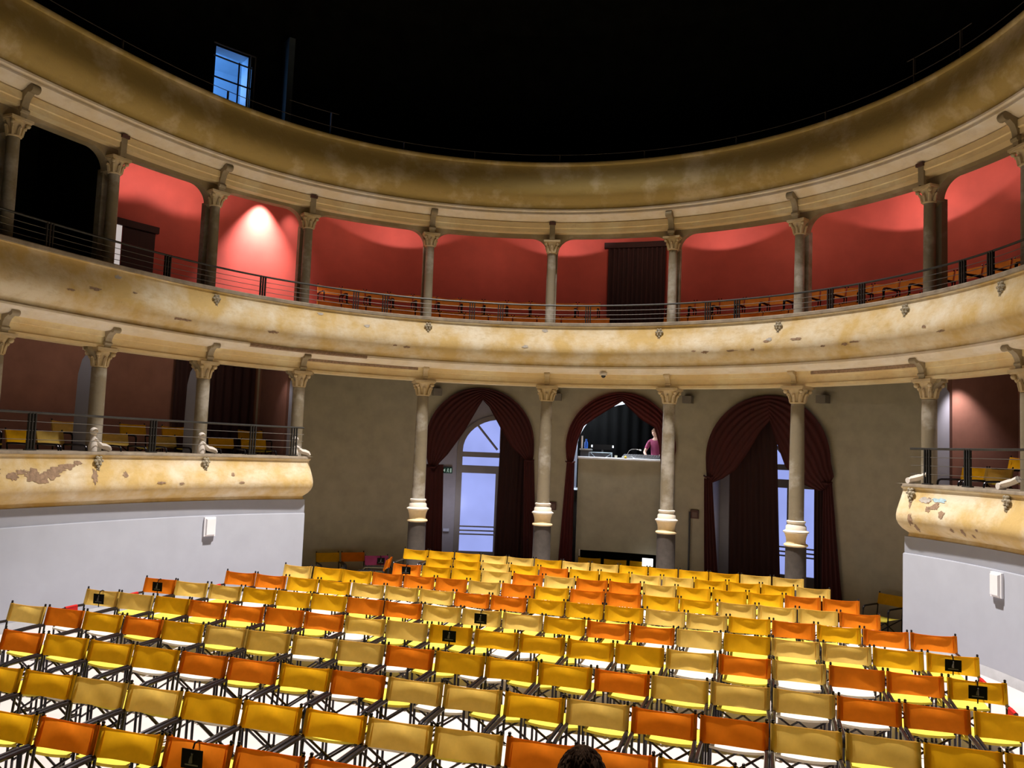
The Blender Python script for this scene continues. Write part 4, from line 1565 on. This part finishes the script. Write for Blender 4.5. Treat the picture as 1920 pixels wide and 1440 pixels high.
for ri, (y, x0, cols, tg_) in enumerate(ROWDATA):
    n = len(cols)
    for i, c in enumerate(cols):
        x = x0 + W * (i + 0.5)
        jit = random.uniform(-1, 1)
        colr = CN[c][1]
        if ri == 0:
            lab = '%s canvas folding chair, %s from left in the nearest row' % (colr, ORD[i + 1])
        elif i == n - 1:
            lab = '%s canvas chair, right end of the %s stalls row from the front' % (colr, ROWNAME[ri])
        else:
            lab = '%s canvas chair, %s from left in the %s stalls row from the front' % (colr, ORD[i + 1], ROWNAME[ri])
        if ri == 10:
            lab = lab.replace(' from the front', '')
        st = 'w' if random.random() < (0.5 if c != 'a' else 0.22) else 'y'
        ch = chair(x, y - 0.245 + 0.012 * jit, 0, rad(random.uniform(-1.2, 1.2)), c, lab, 'folding chairs in the stalls', st, None if ri < 6 else random.choice((1, 2, 2)))
        if i in tg_:
            SIGNS.append((x, y, 0, 0, ri, i, n))
    ends.append((x0, x0 + W * n, y))


# reserved signs hung over backrests
def sign(x, y, z, rz, label, dx=0.0):
    t = thing('seat_sign', (x, y, z), rz, label, 'sign', 'black signs hung over chair backs')
    MB().box((dx, -0.021, 0.752), (0.175, 0.006, 0.135)).build('plate', M['tag'], t)
    bm = MB()
    bm.tube([(dx, -0.014, 0.82), (dx, 0.0, 0.855), (dx, 0.04, 0.862), (dx, 0.075, 0.845), (dx, 0.078, 0.80)], 0.007, 5)
    bm.tube([(dx, -0.015, 0.69), (dx, -0.012, 0.64)], 0.007, 5)
    bm.build('strap', M['tag'], t)
    b = MB()
    b.ball((dx + 0.002, -0.025, 0.793), 0.009, 8)
    b.tube([(dx + 0.002, -0.0255, 0.785), (dx - 0.004, -0.0255, 0.755), (dx - 0.006, -0.0255, 0.727)], 0.008, 6, True, [0.006, 0.013, 0.016])
    b.build('figure_emblem', M['taglogo'], t)
    MB().box((dx, -0.0245, 0.712), (0.11, 0.001, 0.010)).build('printed_line', M['taglogo'], t)
    return t


for (x, y, z, rz, ri, i, n) in SIGNS:
    side = 'left end' if i == 0 else ('right end' if i == n - 1 else 'middle')
    sign(x, y - 0.02, z, rz, 'black sign with grey figure hung on a chair back, %s of the %s row' % (side, ROWNAME[ri]))

# red cloths on the outer armrests at the row ends
for k, (xl, xr, y) in enumerate(ends):
    for sg, x in ((-1, xl), (1, xr)):
        if (sg < 0 and 4 <= k <= 6) or (sg > 0 and 3 <= k <= 5):
            xx = x + 0.022 if sg < 0 else x - 0.022
            bm = MB()
            rows = []
            for j in range(7):
                yy = y - 0.245 - 0.11 + 0.035 * j
                rows.append([(xx + dx, yy, z) for dx, z in ((-0.02, 0.50), (-0.022, 0.60), (-0.019, 0.66), (0.0, 0.672), (0.019, 0.66), (0.022, 0.60), (0.02, 0.53))])
            bm.grid(rows)
            tag(bm.build('arm_cloth', M['s_red']), 'red cloth over the outer armrest at the %s end of the %s row' % ('left' if sg < 0 else 'right', ROWNAME[k]),
                'cloth', 'red cloths on row-end armrests')


def ring_chair(deg, Rr, z, c, label, group, seat='y'):
    t = rad(deg)
    p = (Rr * math.sin(t), YC + Rr * math.cos(t))
    rr = Rr - 0.245
    return chair(rr * math.sin(t), YC + rr * math.cos(t), z, -t, c, label, group, seat)


# upper balcony chairs
def run(d0, d1, Rr, z, name, c='f'):
    step = math.degrees(0.59 / (Rr - 0.1))
    n = int(round((d1 - d0) / step))
    for i in range(n):
        d = d0 + (i + 0.5) * (d1 - d0) / n
        ring_chair(d, Rr, z, c, 'orange canvas chair, %s from left in the %s' % (ORD[i + 1], name), 'orange chairs on the upper balcony', 'o')


run(-48.5, -1.0, 8.55, 5.44, 'left front row of the upper balcony')
run(-47.0, -3.2, 9.3, 5.93, 'left back row of the upper balcony')
run(7.5, 62, 8.55, 5.44, 'right front row of the upper balcony')
run(7.5, 62, 9.3, 5.93, 'right back row of the upper balcony')

# lower balcony chairs
LB = [(-92, 8.1, 2.2, 'a', 'amber chair nearest the left photo edge on the left lower balcony'),
      (-95.5, 8.8, 2.4, 'p', 'pale chair behind another at the left photo edge, lower balcony'),
      (-87.7, 8.1, 2.2, 'p', 'pale chair behind the first rail post of the left lower balcony'),
      (-82.6, 8.7, 2.4, 'p', 'pale chair just left of the second column of left lower balcony'),
      (-78.4, 8.1, 2.2, 'p', 'pale chair right of the ball ornament on the left lower balcony'),
      (-73.2, 8.75, 2.4, 'a', 'amber chair left of the middle rail posts, left lower balcony'),
      (-71.3, 8.1, 2.2, 'p', 'pale chair right of the middle rail posts, left lower balcony'),
      (-67.2, 8.8, 2.4, 'a', 'amber chair partly behind a pale chair, left lower balcony'),
      (-62.6, 8.1, 2.2, 'a', 'amber chair in front of the dark drape, left lower balcony'),
      (-57.6, 8.1, 2.2, 'a', 'amber chair behind the last rail posts of left lower balcony'),
      (-56.3, 8.8, 2.4, 'a', 'amber back-row chair at the end of the left lower balcony'),
      (55.6, 8.1, 2.2, 'a', 'amber chair at the end of the right lower balcony'),
      (58.2, 8.75, 2.4, 'a', 'amber back-row chair on the right lower balcony'),
      (59.2, 8.05, 2.2, 'p', 'pale chair at the right photo edge, lower balcony')]
for d, Rr, z, c, lab in LB:
    ring_chair(d, Rr + 0.2 if Rr < 8.5 else Rr + 0.15, z, c, lab, 'chairs on the lower balconies')
# dark drape at the back of the left box
bm = MB()
a, b = s_of(-65.5), s_of(-54.5)
rows = []
for i in range(81):
    u = i / 80
    y = RWALL - 0.14 - 0.03 * math.sin(2 * math.pi * 9 * u)
    rows.append([plan(a + (b - a) * u, y, 2.42), plan(a + (b - a) * u, y, 4.72)])
tag(bm.grid(rows).build('box_drape', M['velvet_dark'], None, 60), 'dark maroon drape on the back wall of the left lower balcony', 'curtain')

# chairs standing in the dark aisle behind the columns
for d, Rr, c, lab in ((-43.0, 9.4, 'a', 'shadowed amber chair against the wall behind the left columns'),
                      (-39.3, 9.4, 'o', 'shadowed orange chair against the wall behind the left columns'),
                      (38.9, 9.4, 'a', 'shadowed amber chair half hidden by the right white wall'),
                      (-4.0, 9.62, 'a', 'shadowed chair under the booth panel, first from left'),
                      (-0.2, 9.62, 'a', 'shadowed chair under the booth panel, second from left'),
                      (3.6, 9.62, 'a', 'shadowed chair under the booth panel, third from left')):
    ring_chair(d, Rr, -0.4, c, lab, 'chairs in the dark aisle')
mg = ring_chair(-36.6, 8.75, -0.4, 'm', 'magenta chair with a black sign left of the first plinth', 'chairs in the dark aisle')
tt = rad(-36.0)
sg_ = sign(8.72 * math.sin(tt), YC + 8.72 * math.cos(tt), -0.4, -tt, 'black sign with grey figure hung on the magenta chair')
chair(-3.80, 15.28, 0, rad(-76), 'o', 'orange chair turned sideways at the left end of the ninth row', 'folding chairs in the stalls', 'y', 1)
# white sheet beside the column, its brightness put in as glow
t = thing('white_sign', aw(0.79, -0.16, 0.40), ax(0.8), 'bright white sheet on a small stand beside the third plinth', 'sign')
MB().box((0, 0, 0.07), (0.26, 0.02, 0.19)).build('sheet', emit('glowing_sheet', (1, 1, 1), 1.6, 0.02), t)
MB().box((0, 0.02, -0.4), (0.03, 0.03, 0.8)).box((0, 0.02, -0.79), (0.2, 0.15, 0.02)).build('stand', M['rail'], t)

# ------------------------------------------------------------------ people


def skin_body(name, joints, edges, mat, parent=None, sub=2):
    me = bpy.data.meshes.new(name)
    names = list(joints)
    me.from_pydata([joints[k][0] for k in names], [(names.index(a), names.index(b)) for a, b in edges], [])
    me.update()
    o = bpy.data.objects.new(name, me)
    col.objects.link(o)
    sk = o.modifiers.new('skin', 'SKIN')
    sk.use_smooth_shade = True
    if not me.skin_vertices:
        me.attributes.new('skin', 'FLOAT', 'POINT')
    for i, k in enumerate(names):
        rr = joints[k][1]
        me.skin_vertices[0].data[i].radius = (rr, rr) if not isinstance(rr, tuple) else rr
        me.skin_vertices[0].data[i].use_root = (i == 0)
    sb = o.modifiers.new('sub', 'SUBSURF')
    sb.levels = sb.render_levels = sub
    dg = bpy.context.evaluated_depsgraph_get()
    me2 = bpy.data.meshes.new_from_object(o.evaluated_get(dg))
    me2.materials.clear()
    me2.materials.append(mat)
    for p in me2.polygons:
        p.use_smooth = True
    bpy.data.objects.remove(o)
    o2 = bpy.data.objects.new(name, me2)
    col.objects.link(o2)
    if parent:
        o2.parent = parent
    return o2


def head_mb(c, s=1.0):
    """skull, jaw, nose, brow and ears; face looks along -y"""
    bm = MB()
    n, mrows = 28, 22
    rows = []
    for j in range(mrows + 1):
        ph = math.pi * j / mrows
        z = math.cos(ph)
        row = []
        for i in range(n):
            a = 2 * math.pi * i / n
            x, y = math.sin(ph) * math.cos(a), math.sin(ph) * math.sin(a)
            rx, ry, rz = 0.080, 0.098, 0.118
            if z < 0:
                rx *= 1 + 0.28 * z
                ry *= 1 + 0.15 * z
            px, py, pz = x * rx, y * ry, z * rz
            if y < 0:
                front = max(0, -y)
                if abs(x) < 0.28:
                    py -= 0.020 * front * math.exp(-((z + 0.10) / 0.16) ** 2) * (1 - abs(x) / 0.28)      # nose
                py += 0.008 * front * math.exp(-((z - 0.08) / 0.09) ** 2) * (1 if 0.2 < abs(x) < 0.6 else 0)   # eye sockets
                py -= 0.006 * front * math.exp(-((z + 0.72) / 0.15) ** 2) * (1 if abs(x) < 0.3 else 0)   # chin
                py -= 0.004 * front * math.exp(-((z + 0.42) / 0.06) ** 2) * (1 if abs(x) < 0.3 else 0)   # lips
            row.append((c[0] + px * s, c[1] + py * s, c[2] + pz * s))
        rows.append(row)
    bm.grid(rows, close=True)
    for sx in (-1, 1):
        bm.ball((c[0] + sx * 0.079 * s, c[1] + 0.008, c[2] - 0.005), 0.03 * s, 8, 1.1, 0.35, 0.7)
    return bm


def hair_mb(c, s=1.0, low=-0.15, seed=1, tuft=0.012):
    rnd = random.Random(seed)
    bm = MB()
    n, mr = 36, 16
    rows = []
    for j in range(mr + 1):
        ph = (math.pi * 0.62) * j / mr
        row = []
        for i in range(n):
            a = 2 * math.pi * i / n
            z = math.cos(ph)
            front = max(0, -math.sin(a))
            if front > 0.3 and z < 0.36:
                z = 0.36 + (z - 0.36) * (1 - min(1, (front - 0.3) * 2.0))
            x, y = math.sin(ph) * math.cos(a), math.sin(ph) * math.sin(a)
            k = 1.10 + tuft * 3 * rnd.random() + 0.02 * math.sin(7 * a + 4 * ph)
            row.append((c[0] + x * 0.090 * k * s, c[1] + y * 0.106 * k * s, c[2] + z * 0.118 * k * s))
        rows.append(row)
    bm.grid(rows, close=True)
    for _ in range(420):   # locks
        a = rnd.uniform(0, 2 * math.pi)
        ph = rnd.uniform(0.02, 1.5)
        da = rnd.uniform(-0.35, 0.35)
        c0 = Vector(c)
        pts = []
        for q in range(4):
            pp, aa = ph + q * 0.09, a + da * q / 3
            kk = 1.10 + 0.035 * math.sin(math.pi * (q + 0.6) / 3.6)
            pts.append(c0 + Vector((math.sin(pp) * math.cos(aa) * 0.090, math.sin(pp) * math.sin(aa) * 0.106, math.cos(pp) * 0.118)) * kk * s)
        if ph > 0.9 and math.sin(a) < -0.3:
            continue
        bm.tube(pts, 0.005, 4, True, [0.004, 0.0055, 0.005, 0.0015])
    return bm


def hand(parent, mat, wrist, direction, side, up=Vector((0, 0, 1)), curl=0.5, name='hand'):
    """palm and five bent fingers grown from one skeleton"""
    wv = Vector(wrist)
    d = Vector(direction).normalized()
    s = Vector(side).normalized()
    n = s.cross(d).normalized()
    J = {'w': (tuple(wv), 0.024), 'p': (tuple(wv + d * 0.045), (0.032, 0.018)), 'k': (tuple(wv + d * 0.085), (0.034, 0.014))}
    E_ = [('w', 'p'), ('p', 'k')]
    for i, (o_, L) in enumerate(((-0.030, 0.065), (-0.010, 0.078), (0.010, 0.074), (0.029, 0.058))):
        b = wv + d * 0.088 + s * o_
        q1 = b + d * L * 0.45 - n * 0.006
        q2 = q1 + (d * math.cos(curl) - n * math.sin(curl)) * L * 0.32
        q3 = q2 + (d * math.cos(curl * 1.8) - n * math.sin(curl * 1.8)) * L * 0.26
        J['a%d' % i] = (tuple(b), 0.0095)
        J['b%d' % i] = (tuple(q1), 0.009)
        J['c%d' % i] = (tuple(q2), 0.008)
        J['d%d' % i] = (tuple(q3), 0.0065)
        E_ += [('k', 'a%d' % i), ('a%d' % i, 'b%d' % i), ('b%d' % i, 'c%d' % i), ('c%d' % i, 'd%d' % i)]
    t1 = wv + d * 0.035 - s * 0.034
    t2 = t1 + (d * 0.7 - s * 0.6).normalized() * 0.032 - n * 0.006
    t3 = t2 + (d * 0.9 - s * 0.3).normalized() * 0.026 - n * 0.006
    J['t1'] = (tuple(t1), 0.012)
    J['t2'] = (tuple(t2), 0.010)
    J['t3'] = (tuple(t3), 0.008)
    E_ += [('p', 't1'), ('t1', 't2'), ('t2', 't3')]
    return J, E_


def person(name, label, loc, rz, pose, shirt, trousers, seed):
    t = thing(name, loc, rz, label, 'person')
    J = dict(pose)
    E_ = [('pelvis', 'waist'), ('waist', 'chest'), ('chest', 'neckbase'), ('neckbase', 'neck'), ('neck', 'skull')]
    for s in 'lr':
        E_ += [('neckbase', 'sh' + s), ('sh' + s, 'el' + s), ('el' + s, 'wr' + s), ('pelvis', 'hip' + s), ('hip' + s, 'kn' + s), ('kn' + s, 'an' + s), ('an' + s, 'to' + s)]
        sx = -1 if s == 'l' else 1
        wr = Vector(J['wr' + s][0])
        el = Vector(J['el' + s][0])
        d = (wr - el).normalized()
        side = Vector((-sx, 0, 0)) * 1.0
        side = (side - d * side.dot(d)).normalized() * (1 if sx > 0 else 1)
        if abs(d.z) < 0.6:
            side = Vector((0, 0, 1)).cross(d) * (1 if sx > 0 else -1)
        HJ, HE = hand(t, None, wr + d * 0.01, d, -side if sx > 0 else -side)
        for k, v in HJ.items():
            J['h' + s + k] = v
        E_ += [('wr' + s, 'h' + s + 'w')] + [('h' + s + a, 'h' + s + b) for a, b in HE]
    body = skin_body('body', J, E_, M['skin'], t)
    hc = J['head_c']
    return t, J


def stand_pose(armL, armR, lean=0.0, ground=0.0):
    P = {'pelvis': ((0, 0, 0.95), (0.15, 0.11)), 'waist': ((0, -0.01 - lean * 0.2, 1.10), (0.135, 0.10)), 'chest': ((0, -lean * 0.6, 1.32), (0.165, 0.115)),
         'neckbase': ((0, -lean, 1.46), 0.075), 'neck': ((0, -lean - 0.01, 1.53), 0.052), 'skull': ((0, -lean - 0.015, 1.62), 0.055)}
    for s, sx, arm in (('l', -1, armL), ('r', 1, armR)):
        P['sh' + s] = ((sx * 0.175, -lean, 1.425), 0.058)
        P['el' + s] = (arm[0], 0.042)
        P['wr' + s] = (arm[1], 0.027)
        P['hip' + s] = ((sx * 0.10, 0, 0.90), 0.095)
        P['kn' + s] = ((sx * 0.11, -0.015, 0.50), 0.058)
        P['an' + s] = ((sx * 0.115, 0.01, 0.09), 0.04)
        P['to' + s] = ((sx * 0.13, -0.13, 0.04), 0.035)
    return P


def build_person(label, loc, rz, armL, armR, lean, shirt, seed, headturn=0.0, scale=1.0, sleeves='short'):
    P = stand_pose(armL, armR, lean)
    t = thing('person', loc, rz, label, 'person')
    t.scale = (scale, scale, scale)
    J = dict(P)
    E_ = [('pelvis', 'waist'), ('waist', 'chest'), ('chest', 'neckbase'), ('neckbase', 'neck'), ('neck', 'skull')]
    for s in 'lr':
        E_ += [('neckbase', 'sh' + s), ('sh' + s, 'el' + s), ('el' + s, 'wr' + s), ('pelvis', 'hip' + s), ('hip' + s, 'kn' + s), ('kn' + s, 'an' + s), ('an' + s, 'to' + s)]
        sx = -1 if s == 'l' else 1
        wr = Vector(J['wr' + s][0])
        el = Vector(J['el' + s][0])
        d = (wr - el).normalized()
        if abs(d.z) > 0.7:
            side = Vector((0, 1, 0))
        else:
            side = Vector((sx, 0, 0))
        side = (side - d * side.dot(d)).normalized()
        HJ, HE = hand(t, None, wr + d * 0.012, d, side)
        for k, v in HJ.items():
            J['h' + s + k] = v
        E_ += [('wr' + s, 'h' + s + 'w')] + [('h' + s + a, 'h' + s + b) for a, b in HE]
    body = skin_body('body', J, E_, M['skin'], t)
    hc = Vector((0, -lean - 0.03, 1.66))
    hb = head_mb((0, 0, 0)).xform(lambda x, y, z: (hc.x + x * math.cos(headturn) - y * math.sin(headturn), hc.y + x * math.sin(headturn) + y * math.cos(headturn), hc.z + z))
    # head and body are one continuous skin
    hobj = hb.build('head', M['skin'], t, 80)
    import bmesh
    bmm = bmesh.new()
    bmm.from_mesh(body.data)
    bmm.from_mesh(hobj.data)
    bmm.to_mesh(body.data)
    bmm.free()
    bpy.data.objects.remove(hobj)
    hr = hair_mb((0, 0, 0.006), 1.0, seed=seed).xform(lambda x, y, z: (hc.x + x * math.cos(headturn) - y * math.sin(headturn), hc.y + x * math.sin(headturn) + y * math.cos(headturn), hc.z + z))
    hr.build('hair', M['hair'], t, 70)
    for sx in (-1, 1):
        e = Vector((sx * 0.031, -0.083, 0.008))
        ex = Vector((hc.x + e.x * math.cos(headturn) - e.y * math.sin(headturn), hc.y + e.x * math.sin(headturn) + e.y * math.cos(headturn), hc.z + e.z))
        MB().ball(tuple(ex), 0.011, 8).build('eye', M['screen'], t)
    # shirt: torso and short sleeves, slightly larger than the body
    g = 0.012
    SJ = {'pelvis': ((P['pelvis'][0][0], P['pelvis'][0][1], 0.93), (0.165, 0.125)), 'waist': (P['waist'][0], (0.15, 0.115)), 'chest': (P['chest'][0], (0.18, 0.13)),
          'neckbase': ((0, -lean, 1.45), 0.09)}
    SE = [('pelvis', 'waist'), ('waist', 'chest'), ('chest', 'neckbase')]
    for s in 'lr':
        a = Vector(P['sh' + s][0])
        b = Vector(P['el' + s][0])
        SJ['sh' + s] = (tuple(a), 0.072)
        SJ['sl' + s] = (tuple(a.lerp(b, 0.75)), 0.060)
        SE += [('neckbase', 'sh' + s), ('sh' + s, 'sl' + s)]
    skin_body('shirt', SJ, SE, shirt, t)
    TJ = {'pelvis': ((0, 0, 0.93), (0.16, 0.12))}
    TE = []
    for s, sx in (('l', -1), ('r', 1)):
        TJ['hip' + s] = (P['hip' + s][0], 0.105)
        TJ['kn' + s] = (P['kn' + s][0], 0.07)
        TJ['an' + s] = ((P['an' + s][0][0], P['an' + s][0][1], 0.10), 0.058)
        TE += [('pelvis', 'hip' + s), ('hip' + s, 'kn' + s), ('kn' + s, 'an' + s)]
    skin_body('trousers', TJ, TE, M['dark_cloth'], t)
    for sx in (-1, 1):
        MB().ball((sx * 0.125, -0.05, 0.045), 0.055, 12, 0.8, 0.85, 2.2).build('shoe', M['screen'], t)
    return t


# operator in the booth, leaning on the console
pos = aw(0.73, 0.93, 2.08)
build_person('operator in a maroon shirt with dark hair leaning at the booth desk', pos, ax(0.98) + rad(-8),
             ((-0.27, -0.22, 1.12), (-0.10, -0.42, 0.945)), ((0.27, -0.22, 1.12), (0.12, -0.42, 0.945)), 0.10, M['shirt'], 3, rad(-28), 0.93)
# spectator near the camera, only the crown of the head in view
build_person('person with dark brown hair, only the top of the head visible below', (2.60, 3.88, -0.30), rad(180),
             ((-0.24, 0.02, 1.14), (-0.22, -0.06, 0.90)), ((0.24, 0.02, 1.14), (0.22, -0.06, 0.90)), 0.0, M['dark_cloth'], 8, 0.0, 1.12)
